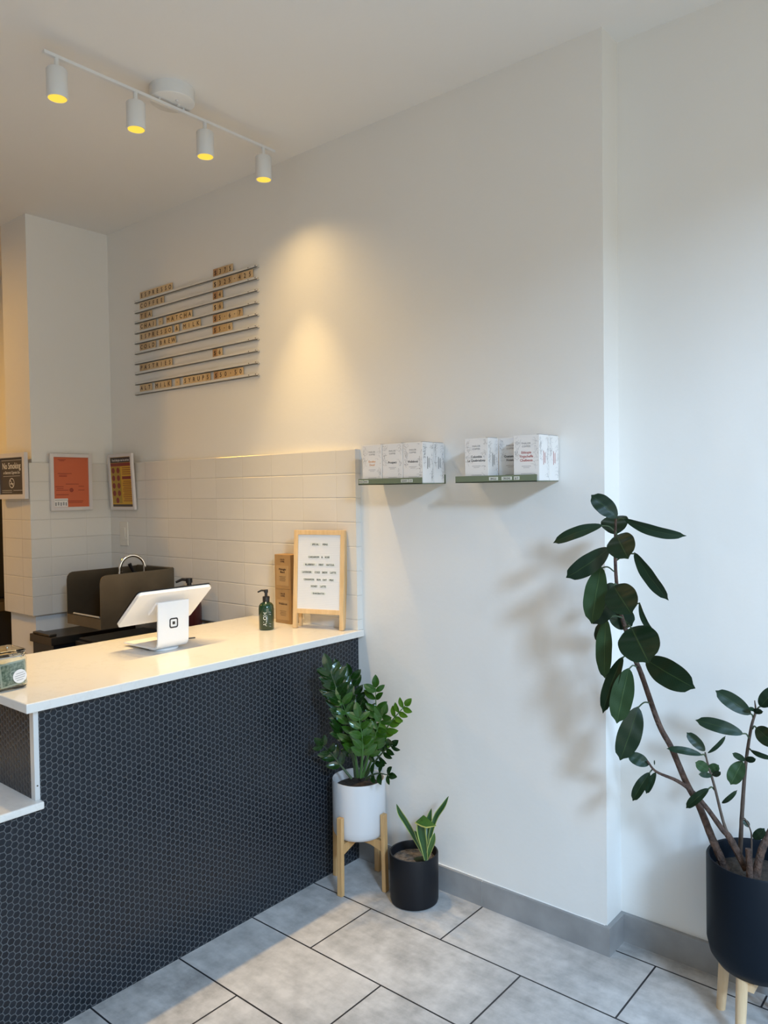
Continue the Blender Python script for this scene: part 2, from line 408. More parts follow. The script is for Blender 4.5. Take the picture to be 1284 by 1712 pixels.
def root(name, loc, label=None, cat=None, group=None):
    o = bpy.data.objects.new(name, None); COL.objects.link(o); o.location = loc; o.empty_display_size = .05
    tag(o, label, cat, group); return o
def tag(o, label=None, cat=None, group=None, kind=None):
    if label: o['label'] = label
    if cat: o['category'] = cat
    if group: o['group'] = group
    if kind: o['kind'] = kind
    return o
def wloc(o):
    p = V((0, 0, 0))
    while o: p += V(o.location); o = o.parent
    return p
def obj(name, mb, m, parent=None, smooth=False, org=None, uvs=None):
    """link the mesh (given in world coordinates) as one object; org is its own origin when top level"""
    base = wloc(parent) if parent else V(org or (0, 0, 0))
    me = bpy.data.meshes.new(name)
    me.from_pydata([tuple(p - base) for p in mb.v], [], mb.f)
    for mm in (m if isinstance(m, (list, tuple)) else [m]): me.materials.append(mm)
    if isinstance(m, (list, tuple)):
        for p, i in zip(me.polygons, mb.mi): p.material_index = i
    if uvs:
        l = me.uv_layers.new(name='UVMap')
        for lp in me.loops: l.data[lp.index].uv = uvs[lp.vertex_index]
    import bmesh
    bm = bmesh.new(); bm.from_mesh(me); bmesh.ops.recalc_face_normals(bm, faces=bm.faces); bm.to_mesh(me); bm.free()
    if smooth:
        me.polygons.foreach_set('use_smooth', [True] * len(me.polygons))
        try: me.set_sharp_from_angle(angle=math.radians(38))
        except Exception: pass
    o = bpy.data.objects.new(name, me); COL.objects.link(o)
    if parent: o.parent = parent
    else: o.location = base
    return o
def struct(name, mb, m): return tag(obj(name, mb, m), kind='structure')

_tc = {}
def text_mb(txt, size, bold=0.0, space=1.0):
    """(verts, faces, width) of a string, centred on x, baseline y=0"""
    key = (txt, size, bold, space)
    if key in _tc: return _tc[key]
    c = bpy.data.curves.new('t', 'FONT'); c.body = txt; c.size = size; c.align_x = 'CENTER'; c.offset = bold; c.space_character = space
    c.resolution_u = 3
    o = bpy.data.objects.new('t', c); COL.objects.link(o)
    dg = bpy.context.evaluated_depsgraph_get(); dg.update()
    me = bpy.data.meshes.new_from_object(o.evaluated_get(dg))
    vs = [v.co.copy() for v in me.vertices]; fs = [tuple(p.vertices) for p in me.polygons]
    bpy.data.objects.remove(o); bpy.data.curves.remove(c); bpy.data.meshes.remove(me)
    _tc[key] = (vs, fs); return _tc[key]
def put_text(mb, txt, size, c, u, v, nrm, bold=0.0, sx=1.0, space=1.0, lift=.0004):
    vs, fs = text_mb(txt, size, 0.0, space); c, u, v, nrm = V(c), V(u), V(v), V(nrm)
    for q, (a, b) in enumerate([(0, 0)] + ([(bold, 0), (-bold, 0), (0, bold * .8), (0, -bold * .8)] if bold else [])):
        mb.add([c + u * (p.x * sx + a) + v * (p.y + b) + nrm * (lift + q * .00001) for p in vs], fs)
def bar(mb, c, u, v, nrm, hw, hh, lift=.0004):
    c, u, v, nrm = V(c) + V(nrm) * lift, V(u), V(v), V(nrm)
    mb.add([c - u * hw - v * hh, c + u * hw - v * hh, c + u * hw + v * hh, c - u * hw + v * hh], [(0, 1, 2, 3)])
def disc(mb, c, u, v, nrm, r, r2=None, n=28, lift=.0005, ev=1.0):
    c, u, v = V(c) + V(nrm) * lift, V(u), V(v)
    o = [c + u * math.cos(2 * PI * i / n) * r + v * math.sin(2 * PI * i / n) * r * ev for i in range(n)]
    if r2 is None: mb.add(o, [tuple(range(n))])
    else:
        q = [c + u * math.cos(2 * PI * i / n) * r2 + v * math.sin(2 * PI * i / n) * r2 * ev for i in range(n)]
        mb.add(o + q, [(i, (i + 1) % n, (i + 1) % n + n, i + n) for i in range(n)])

X, Y, Z = V((1, 0, 0)), V((0, 1, 0)), V((0, 0, 1))
XW = 2.315          # painted wall plane
XT = 2.284          # face of the white tiling
ZC = 2.935          # ceiling
ZT = 0.94           # worktop

# ------------------------------------------------------------------ the room
struct('floor', MB().box((-2.8, -1.25, -0.1), (2.9, 7.4, 0.0)), FLOOR)
struct('ceiling', MB().box((-2.8, -1.25, ZC), (2.9, 7.4, ZC + .1)), CEIL)
struct('wall_right', MB().box((XW, 1.035, 0), (2.75, 7.4, ZC)), WALL)
struct('wall_recess', MB().box((2.428, -1.25, 0), (2.75, 1.035, ZC)), WALL)
struct('wall_column', MB().box((1.862, 3.925, 0), (XW, 4.205, ZC)), WALL)
struct('wall_left', MB().box((-2.8, -1.25, 0), (-2.6, 7.4, ZC)), WALL)
struct('wall_back', MB().box((-2.6, 7.2, 0), (XW, 7.4, ZC)), WALL)
wf = MB(); wf.box((-2.6, -1.25, 0), (-2.4, -1.10, ZC)); wf.box((2.25, -1.25, 0), (2.428, -1.10, ZC))
wf.box((-2.4, -1.25, 0), (2.25, -1.10, .3)); wf.box((-2.4, -1.25, 2.86), (2.25, -1.10, ZC))
struct('wall_front', wf, WALL)
wn = MB()
for x in (-2.4, 2.19): wn.box((x, -1.22, .3), (x + .06, -1.14, 2.86))
wn.box((-2.4, -1.22, .3), (2.25, -1.14, .36)); wn.box((-2.4, -1.22, 2.80), (2.25, -1.14, 2.86))
struct('window_1', wn, BLACKP)
# white tiling, proud of the paint
struct('wall_tiling_right', MB().plate([(2.07, .9405), (2.07, 1.668), (3.926, 1.668), (3.926, .883), (2.7155, .883), (2.7155, .9405)], (XT, 0, 0), Y, Z, -X, XW - XT), WTILE)
tl = MB(); tl.plate([(1.838, 3.901), (XT, 3.901), (XT, 3.925), (1.862, 3.925), (1.862, 4.225), (1.838, 4.225)], (0, 0, 1.668), X, Y, Z, 1.668 - .883)
struct('wall_tiling_column', tl, WTILE)
# skirting of grey floor tile
bb = MB(); bb.box((2.300, 1.5035, 0), (XW, 2.0945, .092))
bb.box((2.300, 1.0345, 0), (XW, 1.5005, .092))
struct('baseboard_right', bb, BASETILE)
struct('baseboard_pilaster', MB().box((2.3, 1.020, 0), (2.428, 1.0345, .092)), BASETILE)
bb = MB(); bb.box((2.413, .41, 0), (2.428, 1.0199, .092)); bb.box((2.413, -.2, 0), (2.428, .407, .092)); bb.box((2.413, -1.10, 0), (2.428, -.203, .092))
struct('baseboard_recess', bb, BASETILE)
gt = MB(); gt.box((2.302, 1.5005, .0), (2.3145, 1.5035, .0915))
struct('trim_1', gt, GROUT)
# thin worn bead of filler along the top of the skirting
gt = MB(); gt.tube([(2.312, 2.09 - i * .0525, .0925 + .0015 * noise.noise(V((i * 1.3, 0, 0)))) for i in range(21)], .0026, 6)
struct('trim_2', gt, WHITEINK)

# ------------------------------------------------------------------ service counter
r = root('service_counter', (1.6, 2.4, 0), 'long service counter clad in dark hexagon mosaic, running up to the white wall', 'counter')
fp = MB(); fp.plate([(-.6, 0), (2.3145, 0), (2.3145, .9125), (.992, .9125), (.992, .638), (-.6, .638)], (0, 2.095, 0), X, Z, -Y, .020)
obj('front_panel', fp, HEX, r)
sp = MB(); sp.box((.978, 2.115, .6605), (.992, 2.66, .9125)); obj('side_panel', sp, HEX, r)
ct = MB(); ct.box((.978, 2.0925, .6605), (.992, 2.1148, .9120)); tag(obj('corner_trim', ct, ALU, r), 'pale metal corner strip')
hd = MB(); hd.tube([(.985, 2.0915, .70), (.985, 2.093, .70)], .0022, 10); obj('screw', hd, STEELD, r)
cb = MB(); cb.box((.9925, 2.1155, 0), (XW - .035, 2.62, .9122)); obj('carcass', cb, STEELD, r)
tp = obj('countertop', MB().box((.946, 2.060, .913), (2.3135, 2.715, ZT), .003), QUARTZ, None, org=(1.63, 2.39, .913))
tag(tp, 'cream quartz worktop of the raised service counter, catching warm lamplight', 'countertop')
r = bpy.data.objects['service_counter']
obj('low_carcass', MB().box((-.6, 2.1155, 0), (.9915, 2.66, .638)), HEX, r)
lt = obj('low_countertop', MB().box((-.6, 2.070, .6385), (.9935, 2.66, .6600), .004), QUARTZ, None, org=(.3, 2.36, .6385))
tag(lt, 'lower pale worktop with a worn front edge, below the raised counter', 'countertop')

# ------------------------------------------------------------------ track light
r = root('track_light', (1.65, 2.35, ZC), 'white ceiling track light with four spot heads above the counter', 'track light')
obj('canopy', MB().lathe((1.65, 2.346, ZC - .047), [(.0, 0), (.074, 0), (.078, .003), (.078, .047)], 64), WHITEM, r, True)
rail = MB(); rail.box((1.185, 2.344, 2.870), (2.135, 2.356, 2.880)); obj('rail', rail, WHITEM, r)
for x in (1.60, 1.70):
    obj('rail_post', MB().tube([(x, 2.35, 2.879), (x, 2.35, ZC - .0465)], .0045, 12), WHITEM, r, True)
for x in (1.650, 1.672): obj('canopy_screw', MB().lathe((x, 2.318 + (x - 1.65), ZC - .052), [(0, 0), (.005, 0), (.005, .006)], 12), WHITEM, r, True)
for i, x in enumerate((1.227, 1.505, 1.793, 2.076)):
    z0, z1 = 2.745, 2.836
    h = obj('lamp_head', MB().lathe((x, 2.35, 0), [(.0285, z0 + .012), (.0285, z0), (.0315, z0), (.0318, z0 + .002), (.0318, z1 - .004), (.029, z1), (.013, z1 + .001), (.012, z1 + .008), (.0075, z1 + .009), (.0075, 2.8705)], 40), WHITEM, r, True)
    obj('reflector', MB().lathe((x, 2.35, 0), [(.0275, z0 + .001), (.0268, z0 + .012), (.022, z0 + .030), (.0, z0 + .034)], 32), LAMPIN, h, True)
    obj('bulb', MB().lathe((x, 2.35, 0), [(0, z0 + .014), (.006, z0 + .015), (.011, z0 + .019), (.013, z0 + .032)], 24), GLOW, h, True)
    l = bpy.data.lights.new('spot', 'SPOT'); l.energy = SPOT_W; l.color = SPOT_COL; l.spot_size = math.radians(56); l.spot_blend = 0.8; l.shadow_soft_size = .018
    lo = bpy.data.objects.new('track_spot', l); COL.objects.link(lo); lo.location = (x, 2.35, z0 - .006)
    l2 = bpy.data.lights.new('spill', 'SPOT'); l2.energy = SPILL_W; l2.color = SPOT_COL; l2.spot_size = math.radians(140); l2.spot_blend = 1.0; l2.shadow_soft_size = .018
    lo2 = bpy.data.objects.new('track_spill', l2); COL.objects.link(lo2); lo2.location = (x, 2.35, z0 - .006)
    lo.rotation_euler = (0, 0, 0)

# kitchen ceiling lamp beyond the left of the frame
r = root('kitchen_ceiling_lamp', (.75, 5.2, ZC), 'round white ceiling lamp over the kitchen beyond the column', 'ceiling lamp')
obj('lamp_shade', MB().lathe((.75, 5.2, ZC - .07), [(0, 0), (.15, .005), (.17, .03), (.17, .07)], 40), WHITEM, r, True)
l = bpy.data.lights.new('kitchen', 'AREA'); l.shape = 'DISK'; l.size = .32; l.energy = KITCHEN_W; l.color = (1.0, .50, .06)
lo = bpy.data.objects.new('kitchen_light', l); COL.objects.link(lo); lo.location = (.75, 5.2, ZC - .08)

# ------------------------------------------------------------------ menu ledges and letter tiles
ORD = ['first', 'second', 'third', 'fourth', 'fifth', 'sixth', 'seventh', 'eighth', 'ninth', 'tenth']
POSN = ['top', 'second', 'third', 'fourth', 'fifth', 'sixth', 'seventh', 'eighth', 'ninth', 'bottom']
HELD = ['ESPRESSO at $375', 'COFFEE', 'TEA', 'CHAI and MATCHA', 'ESPRESSO & MILK', 'COLD BREW', 'nothing', 'PASTRIES', 'nothing', 'ALT MILK and SYRUPS']
for i in range(10):
    zb = 2.510 - .0537 * i; y0, y1 = 2.662 + .001 * i, 3.648 + .0015 * i
    mb = MB(); mb.box((XW - .0135, y0, zb), (XW, y1, zb + .003)); mb.box((XW - .0135, y0, zb), (XW - .0115, y1, zb + .0145)); mb.box((XW - .003, y0, zb), (XW, y1, zb + .010))
    led = obj('menu_ledge', mb, LEDGE, None, org=(XW, 3.15, zb))
    tag(led, 'slim white menu ledge, %s of ten on the wall, holding %s' % (POSN[i], HELD[i]), 'ledge', 'white menu ledges')
    for yy in (y0 + .012, y0 + .06, 3.16, y1 - .02):
        sc = MB(); sc.tube([(XW - .0145, yy, zb + .0075), (XW - .0135, yy, zb + .008)], .0025, 8)
        obj('screw', sc, STEELD if yy < 3 else ALU, led)
ROWS = [(0, 'ESPRESSO', 3.603), (1, 'COFFEE', 3.605), (2, 'TEA', 3.607), (3, 'CHAI', 3.609), (3, '·', 3.440), (3, 'MATCHA', 3.370),
        (4, 'ESPRESSO', 3.612), (4, '&', 3.300), (4, 'MILK', 3.233), (5, 'COLD', 3.614), (5, 'BREW', 3.439), (7, 'PASTRIES', 3.618),
        (9, 'ALT', 3.622), (9, 'MILK', 3.484), (9, '·', 3.305), (9, 'SYRUPS', 3.238),
        (0, '$375', 2.982), (1, '$325·425', 2.986), (2, '$4', 2.988), (3, '$6', 2.989), (4, '$5·6·7', 2.991), (5, '$5·6', 2.995), (7, '$6', 2.998), (9, '$50·50', 2.993)]
_tm = []
for k_ in range(3):
    mb = MB(); mb.box((-.0045, -.0178, 0), (0, .0178, .0480), .0008)
    me = bpy.data.meshes.new('letter_tile'); me.from_pydata([tuple(p) for p in mb.v], [], mb.f); me.materials.append(TILEWOOD[k_]); _tm.append(me)
_gl = {}
def glyph(ch):
    if ch in _gl: return _gl[ch]
    me = bpy.data.meshes.new('letter'); mb = MB()
    if ch == '·': disc(mb, (-.0045, 0, .0295), -Y, Z, -X, .0028, n=14)
    else: put_text(mb, ch, .0300, (-.0045, 0, .0190), -Y, Z, -X, bold=.0008)
    me.from_pydata([tuple(p) for p in mb.v], [], mb.f); me.materials.append(BRINK); _gl[ch] = me; return me
for (row, word, ys) in ROWS:
    zb = 2.510 - .0537 * row + .0037
    for j, ch in enumerate(word):
        o = bpy.data.objects.new('letter_tile', _tm[2 if (ch == '$' and row not in (1, 3)) else random.choice((0, 0, 0, 1)) if ys > 3.01 else random.choice((0, 1, 1))]); COL.objects.link(o)
        o.location = (XW - .0045 + random.uniform(-.0006, .0006), ys - .018 - j * .0362, zb + .0002)
        o.rotation_euler = (0, 0, random.uniform(-.01, .01))
        g = bpy.data.objects.new('letter', glyph(ch)); COL.objects.link(g); g.parent = o
        g['label'] = 'burnt brown character %s' % ch if ch != '·' else 'small brown dot'
        sym = 'dot tile' if ch == '·' else '%s tile' % ch
        if word == '·': lab = 'small wooden dot tile standing between %s on the %s menu ledge' % (('CHAI and MATCHA' if row == 3 else 'MILK and SYRUPS'), POSN[row])
        elif word == '&': lab = 'small wooden & tile between ESPRESSO and MILK on the fifth menu ledge'
        elif word[0] == '$': lab = 'small wooden %s, %s character of the price on the %s menu ledge' % (sym, ORD[j], POSN[row])
        else: lab = 'small wooden %s, %s letter of %s on the %s menu ledge' % (sym, ORD[j], word, POSN[row])
        tag(o, lab, 'letter tile', 'wooden letter tiles on the menu ledges')

# ------------------------------------------------------------------ wall notices, switch
def framed(name, c, u, nrm, w_, h_, fw, th, label, paper, tiltv=None):
    v = Z if tiltv is None else V(tiltv)
    r = root(name, c, label, 'framed notice')
    c = V(c)
    mb = MB()
    for sx_, sy_, hx, hy in ((-1, 0, fw / 2, h_ / 2), (1, 0, fw / 2, h_ / 2), (0, -1, w_ / 2 - fw, fw / 2), (0, 1, w_ / 2 - fw, fw / 2)):
        cc = c + u * sx_ * (w_ / 2 - fw / 2) + v * sy_ * (h_ / 2 - fw / 2) + nrm * th / 2
        mb.obox(cc, u, v, nrm, hx, hy, th / 2, .001)
    obj('frame', mb, FRAMEW, r)
    mb = MB(); mb.obox(c + nrm * th * .35, u, v, nrm, w_ / 2 - fw + .001, h_ / 2 - fw + .001, th * .15)
    obj('poster', mb, paper, r)
    return r, c + nrm * th * .5, v
# red permit on the column face
r, c, v = framed('framed_permit', (2.055, 3.900, 1.569), X, -Y, .230, .298, .018, .016, 'white framed orange-red permit sheet on the tiled column', REDP)
mb = MB()
for (dx, dy, hw) in ((-.05, .118, .022), (-.05, .112, .014), (-.035, .045, .038), (-.045, .036, .022), (-.045, .030, .022), (0.005, -.010, .036), (-.065, -.024, .022), (-.062, -.034, .018), (-.05, -.043, .034), (.055, -.022, .015), (.055, -.042, .017), (-.05, -.066, .034), (.02, -.1, .045), (.02, -.108, .04)):
    bar(mb, c + X * dx + Z * dy, X, Z, -Y, hw, .0013)
obj('lettering', mb, MAROON, r)
mb = MB(); disc(mb, c + X * 0 + Z * -.042, X, Z, -Y, .011, .006, n=9); disc(mb, c + Z * -.042, X, Z, -Y, .004); obj('seal', mb, MAROON, r)
mb = MB(); bar(mb, c + X * -.058 + Z * -.108, X, Z, -Y, .037, .022); tag(obj('sticker', mb, CARD, r), 'small white sticker')
mb = MB()
for k_ in range(5): bar(mb, c + X * (-.087 + .014 * k_) + Z * (-.115 + .002 * (k_ % 2)), X, Z, -Y, .004, .009, .0008)
bar(mb, c + X * -.058 + Z * -.094, X, Z, -Y, .034, .0014, .0008); obj('sticker_print', mb, GREYINK, r)
pl = MB(); o_ = [(.052, .095), (.060, .085), (.066, .02), (.073, .05), (.078, .0), (.090, -.03), (.096, -.085), (.080, -.06), (.062, -.02), (.052, .0)]
# yellow allergy poster on the wall
tv = (V((0, 0, 1)) + V((-.05, 0, 0))).normalized()
nx = (-X + V((0, 0, -.05))).normalized()
r, c, v = framed('framed_allergy_poster', (XT - .012, 3.750, 1.568), -Y, nx, .236, .300, .016, .014, 'white framed yellow food allergy poster on the tiled wall by the column', YELP, tv)
mb = MB(); bar(mb, c + v * .118, -Y, v, nx, .10, .014); obj('header_band', mb, DBROWN, r)
mb = MB(); bar(mb, c - v * .127, -Y, v, nx, .10, .006); obj('footer_band', mb, DBROWN, r)
mb = MB(); put_text(mb, 'Food allergies can be serious', .017, c + v * .112, -Y, v, nx, .0003, .84, lift=.0008); obj('lettering', mb, WHITEINK, r)
mb = MB(); bar(mb, c + v * .0935, -Y, v, nx, .10, .009); bar(mb, c + Y * -.052 + v * .022, -Y, v, nx, .046, .008); obj('subheading_band', mb, MAROON, r)
mb = MB(); bar(mb, c + Y * .052 - v * .016, -Y, v, nx, .046, .098); obj('picture_panel', mb, YELD, r)
mb = MB()
for a in range(2):
    for b in range(4): disc(mb, c + Y * (.077 - .048 * a) + v * (.062 - .041 * b), -Y, v, nx, .0155, None, 20, .0009)
disc(mb, c + Y * .05 + v * -.100, -Y, v, nx, .0155, None, 20, .0009)
obj('food_picture', mb, MAROON, r)
mb = MB()
for b in range(4): bar(mb, c + Y * -.052 + v * (.075 - .011 * b), -Y, v, nx, .043, .0018)
for b in range(11): bar(mb, c + Y * -.052 + v * (.003 - .0105 * b), -Y, v, nx, .043 if b % 3 else .036, .0018)
obj('text_lines', mb, MAROON, r)
# no smoking sign on the left face of the column
uy = V((0.06, -1, 0)).normalized(); ns = V((-1, -.06, 0)).normalized()
r, c, v = framed('framed_no_smoking_sign', (1.827, 4.055, 1.603), uy, ns, .292, .238, .024, .020, 'white framed dark No Smoking sign on the left side of the column', DBROWN)
mb = MB(); put_text(mb, 'No Smoking', .046, c + Z * .038, uy, Z, ns, .0006, .80); put_text(mb, 'or Electronic Cigarette Use', .0205, c + Z * .012, uy, Z, ns, .0002, .72)
bar(mb, c + Z * .082, uy, Z, ns, .10, .0008); bar(mb, c + Z * -.0, uy, Z, ns, .085, .0007)
for k_ in range(2): bar(mb, c + uy * -.05 + Z * (-.074 - k_ * .009), uy, Z, ns, .05, .0007); 
bar(mb, c + uy * .06 + Z * -.074, uy, Z, ns, .045, .0007)
obj('lettering', mb, WHITEINK, r)
mb = MB(); disc(mb, c + Z * -.036, uy, Z, ns, .026, .022)
dd = (uy * .7 - Z * .7).normalized(); bar(mb, c + Z * -.036, dd, dd.cross(ns), ns, .024, .002); bar(mb, c + Z * -.040, uy, Z, ns, .016, .0022)
obj('no_smoking_symbol', mb, WHITEINK, r)
# switch plate
r = root('light_switch', (XT, 3.765, 1.287), 'cream dimmer switch plate on the tiled wall below the yellow poster', 'light switch')
obj('plate', MB().box((XT - .006, 3.726, 1.222), (XT, 3.804, 1.352), .002), SWITCHP, r)
obj('paddle', MB().box((XT - .009, 3.748, 1.250), (XT - .006, 3.782, 1.322), .001), SWITCHP, r)
obj('slider', MB().box((XT - .011, 3.736, 1.258), (XT - .006, 3.744, 1.266), .001), SWITCHP, r)

# ------------------------------------------------------------------ shelves with coffee boxes
def shelf(y0, y1, label):
    mb = MB(); mb.box((2.170, y0, 1.523), (XW, y1, 1.5255)); mb.box((2.170, y0, 1.523), (2.1725, y1, 1.5455)); mb.box((XW - .0025, y0, 1.523), (XW, y1, 1.556))
    return tag(obj('wall_shelf', mb, OLIVE, None, org=(XW, (y0 + y1) / 2, 1.523)), label, 'shelf', 'olive metal wall shelves')
s1 = shelf(1.650, 1.952, 'olive green metal wall shelf nearer the counter, holding four coffee boxes')
s2 = shelf(1.195, 1.506, 'olive green metal wall shelf nearer the rubber plant, holding four coffee boxes')
def strip(s, yc, txt, w_):
    mb = MB(); mb.box((2.1690, yc - w_ / 2, 1.5295), (2.17, yc + w_ / 2, 1.5405)); t = obj('label_strip', mb, TAPE, s)
    mb = MB(); put_text(mb, txt, .0095, (2.169, yc, 1.5315), -Y, Z, -X, .0001, w_ * .92 / (len(txt) * .0066)); obj('strip_text', mb, INK, t)
strip(s1, 1.9375, 'WHOLE', .022); strip(s1, 1.912, 'BEANS', .022); strip(s1, 1.728, 'BLENDS', .032); strip(s1, 1.700, '12 OZ', .018)
strip(s2, 1.354, 'SINGLE', .034); strip(s2, 1.304, 'ORIGINS', .038); strip(s2, 1.267, '$19', .020)
def floral(mb, c, u, v, nrm, wd, ht, seed, dens=1.0, right=True):
    rg = random.Random(seed)
    for side in ((-1, 1)):
        for k_ in range(int(22 * dens)):
            t = rg.random(); yy = ht * (.46 - .9 * t * (1 if side == 1 else .55)); xx = side * wd * rg.uniform(.30, .46)
            p = V(c) + u * xx + v * yy; a = rg.uniform(0, 6.28); prev = p
            for q in range(4):
                a += rg.uniform(-.2, .8); nxt = prev + (u * math.cos(a) + v * math.sin(a)) * .0042
                rel = nxt - V(c)
                if abs(rel.dot(u)) > wd / 2 - .003 or abs(rel.dot(v)) > ht / 2 - .003: break
                d = (nxt - prev).normalized(); bar(mb, (prev + nxt) / 2, d, d.cross(nrm), nrm, .0022, .0003); prev = nxt
            if rg.random() < .4: disc(mb, p, u, v, nrm, .0014, None, 6)
def coffee_box(x0, y1, wd, lines, ink, label, z0=1.5257, dp=.064, ht=.146, tilt=0.0, pat=None):
    """front faces -X; y1 is the edge nearer the counter"""
    y0 = y1 - wd; r = root('coffee_box', (x0 + dp / 2, (y0 + y1) / 2, z0), label, 'coffee box', 'white coffee boxes on the wall shelves')
    obj('carton', MB().box((x0, y0, z0), (x0 + dp, y1, z0 + ht), .0008), CARD, r)
    c = V((x0, (y0 + y1) / 2, z0 + ht * .5)); n = -X
    mb = MB(); put_text(mb, 'PARLOR', .0078, c + Z * .044, -Y, Z, n, .0002, 1.0, 1.15); put_text(mb, 'COFFEE', .0078, c + Z * .0345, -Y, Z, n, .0002, 1.0, 1.15)
    obj('maker_name', mb, GREYINK, r)
    mb = MB()
    for i_, t in enumerate(lines): put_text(mb, t, .0112, c + Z * ((len(lines) - 1) * .0065 + .001 - .0125 * i_), -Y, Z, n, .0002)
    obj('coffee_name', mb, ink, r)
    mb = MB(); zz = -.014 - .006 * (len(lines) - 1)
    bar(mb, c + Z * (zz), -Y, Z, n, .017, .0008); bar(mb, c + Z * (zz - .005), -Y, Z, n, .011, .0007); bar(mb, c + Z * -.050, -Y, Z, n, .020, .0008); bar(mb, c + Z * -.055, -Y, Z, n, .014, .0007)
    obj('small_print', mb, LGREYINK, r)
    mb = MB(); floral(mb, c, -Y, Z, n, wd, ht, sum(map(ord, label)) % 997 + 5); obj('floral_pattern', mb, pat or LGREYINK, r)
    # side facing the room
    cs = V((x0 + dp / 2, y0, z0 + ht * .5)); mb = MB()
    floral(mb, cs, X, Z, -Y, dp, ht, len(label), 1.6); obj('side_pattern', mb, pat or LGREYINK, r)
    mb = MB(); bar(mb, cs + X * -.004, Z, X, -Y, .022, .0014); bar(mb, cs + X * .003, Z, X, -Y, .016, .0009); bar(mb, cs + X * .008, Z, X, -Y, .018, .0008); obj('side_text', mb, ink, r)
    mb = MB(); mb.box((x0 + .006, y0 + .002, z0 + ht), (x0 + dp - .004, y0 + .012, z0 + ht + .0018)); obj('lid_flap', mb, GREYINK, r)
coffee_box(2.180, 1.938, .0955, ('Excelso', 'Decaf'), ORINK, 'white coffee box with orange print, leftmost on the shelf nearer the counter')
coffee_box(2.180, 1.8395, .0955, ('Prospect',), INK, 'white coffee box with one black word, second from left on the shelf nearer the counter')
coffee_box(2.180, 1.7415, .0890, ('Wallabout',), INK, 'white coffee box at the front right of the shelf nearer the counter', pat=GREYINK)
coffee_box(2.2465, 1.7415, .0890, ('Wallabout',), INK, 'white coffee box against the wall at the right end of the shelf nearer the counter', pat=GREYINK)
coffee_box(2.180, 1.473, .0925, ('Colombia', 'La Quebradona'), INK, 'white coffee box with black print, leftmost on the shelf nearer the rubber plant')
coffee_box(2.2465, 1.381, .0925, ('Guatemala', 'Xicaxul'), INK, 'greyer coffee box set back and half hidden behind the red-printed box')
coffee_box(2.180, 1.2835, .0925, ('Ethiopia', 'Yirgacheffe', 'Chelbessa'), REDINK, 'coffee box with red print, front right on the shelf nearer the rubber plant')
coffee_box(2.2465, 1.2835, .0925, ('Ethiopia', 'Yirgacheffe', 'Chelbessa'), REDINK, 'coffee box against the wall directly behind the one with three red lines')

# ------------------------------------------------------------------ things on the worktop
# pump bottle
def pump_bottle(name, c, s, glass, cap, label, txt=None):
    r = root(name, c, label, 'pump bottle'); c = V(c)
    prof = [(0, 0), (.028, 0), (.031, .004), (.031, .085), (.0295, .098), (.024, .107), (.014, .112), (.013, .114)]
    obj('bottle', MB().lathe(c, [(a * s, b * s) for a, b in prof], 40), glass, r, True)
    pu = obj('pump', MB().lathe(c, [(a * s, b * s) for a, b in ((.0142, .113), (.0145, .134), (.012, .136), (.006, .137), (.006, .150), (.0085, .151), (.0085, .163), (0, .164))], 24), cap, r, True)
    d = V((-.74, .67, 0)).normalized()
    obj('nozzle', MB().tube([c + Z * .158 * s, c + d * .018 * s + Z * .160 * s, c + d * .034 * s + Z * .153 * s], [.0045 * s, .004 * s, .003 * s], 10), cap, pu, True)
    if txt:
        dirc = V((-.80, -.60, 0)).normalized(); side = Z.cross(dirc)
        mb = MB(); vs, fs = text_mb(txt, .0205, 0.0, 1.05)
        pts = []
        for p in vs:   # wraps round the bottle, reads upwards
            ang = (-(p.y - .0075)) / .0313; q = dirc * math.cos(ang) - side * math.sin(ang) * -1
            pts.append(c + q * .0314 + Z * (p.x + .046))
        mb.add(pts, fs); obj('lettering', mb, WHITEINK, r)
        mb = MB()
        for k_, (h_, z_) in enumerate(((.010, .075), (.008, .066), (.009, .028), (.007, .018))):
            for q_ in range(2):
                ang = .62 + .12 * q_; q = dirc * math.cos(ang) + side * math.sin(ang)
                bar(mb, c + q * .0312 + Z * (z_ - q_ * .002), q.cross(Z), Z, q, .0035, .0008)
        obj('fine_print', mb, GREYINK, r)
    return r
pump_bottle('pump_bottle', (2.085, 2.392, ZT + .0003), 1.0, GREENB, BLACKP, 'dark green glass pump bottle with white lettering on the worktop beside the kraft boxes', 'ALOH')

# kraft boxes
for i, (z0, nm) in enumerate(((ZT + .0003, ('Wallabout',)), (ZT + .1475, ('Midnight', 'Blend')))):
    lab = ('brown kraft coffee box standing on the worktop, lower of the two stacked', 'brown kraft coffee box stacked on top of another beside the letter board')[i]
    r = root('kraft_coffee_box', (2.25, 2.44, z0), lab, 'kraft box', 'stacked kraft boxes')
    obj('carton', MB().box((2.222, 2.391, z0), (2.280, 2.490, z0 + .1465), .001), KRAFT, r)
    mb = MB(); mb.box((2.2215, 2.402, z0 + .015), (2.222, 2.480, z0 + .100)); obj('label', mb, KRAFTL, r)
    mb = MB(); c = V((2.2215, 2.441, z0))
    for k_, t in enumerate(nm): put_text(mb, t, .0125, c + Z * (.080 - .012 * k_), -Y, Z, -X, .0004)
    put_text(mb, 'PARLOR', .0075, c + Z * .124, -Y, Z, -X, .0002); put_text(mb, 'COFFEE', .0075, c + Z * .115, -Y, Z, -X, .0002)
    for k_ in range(4): bar(mb, c + Z * (.053 - .006 * k_), -Y, Z, -X, .02 - .003 * (k_ % 2), .0006)
    obj('lettering', mb, BRINK, r)

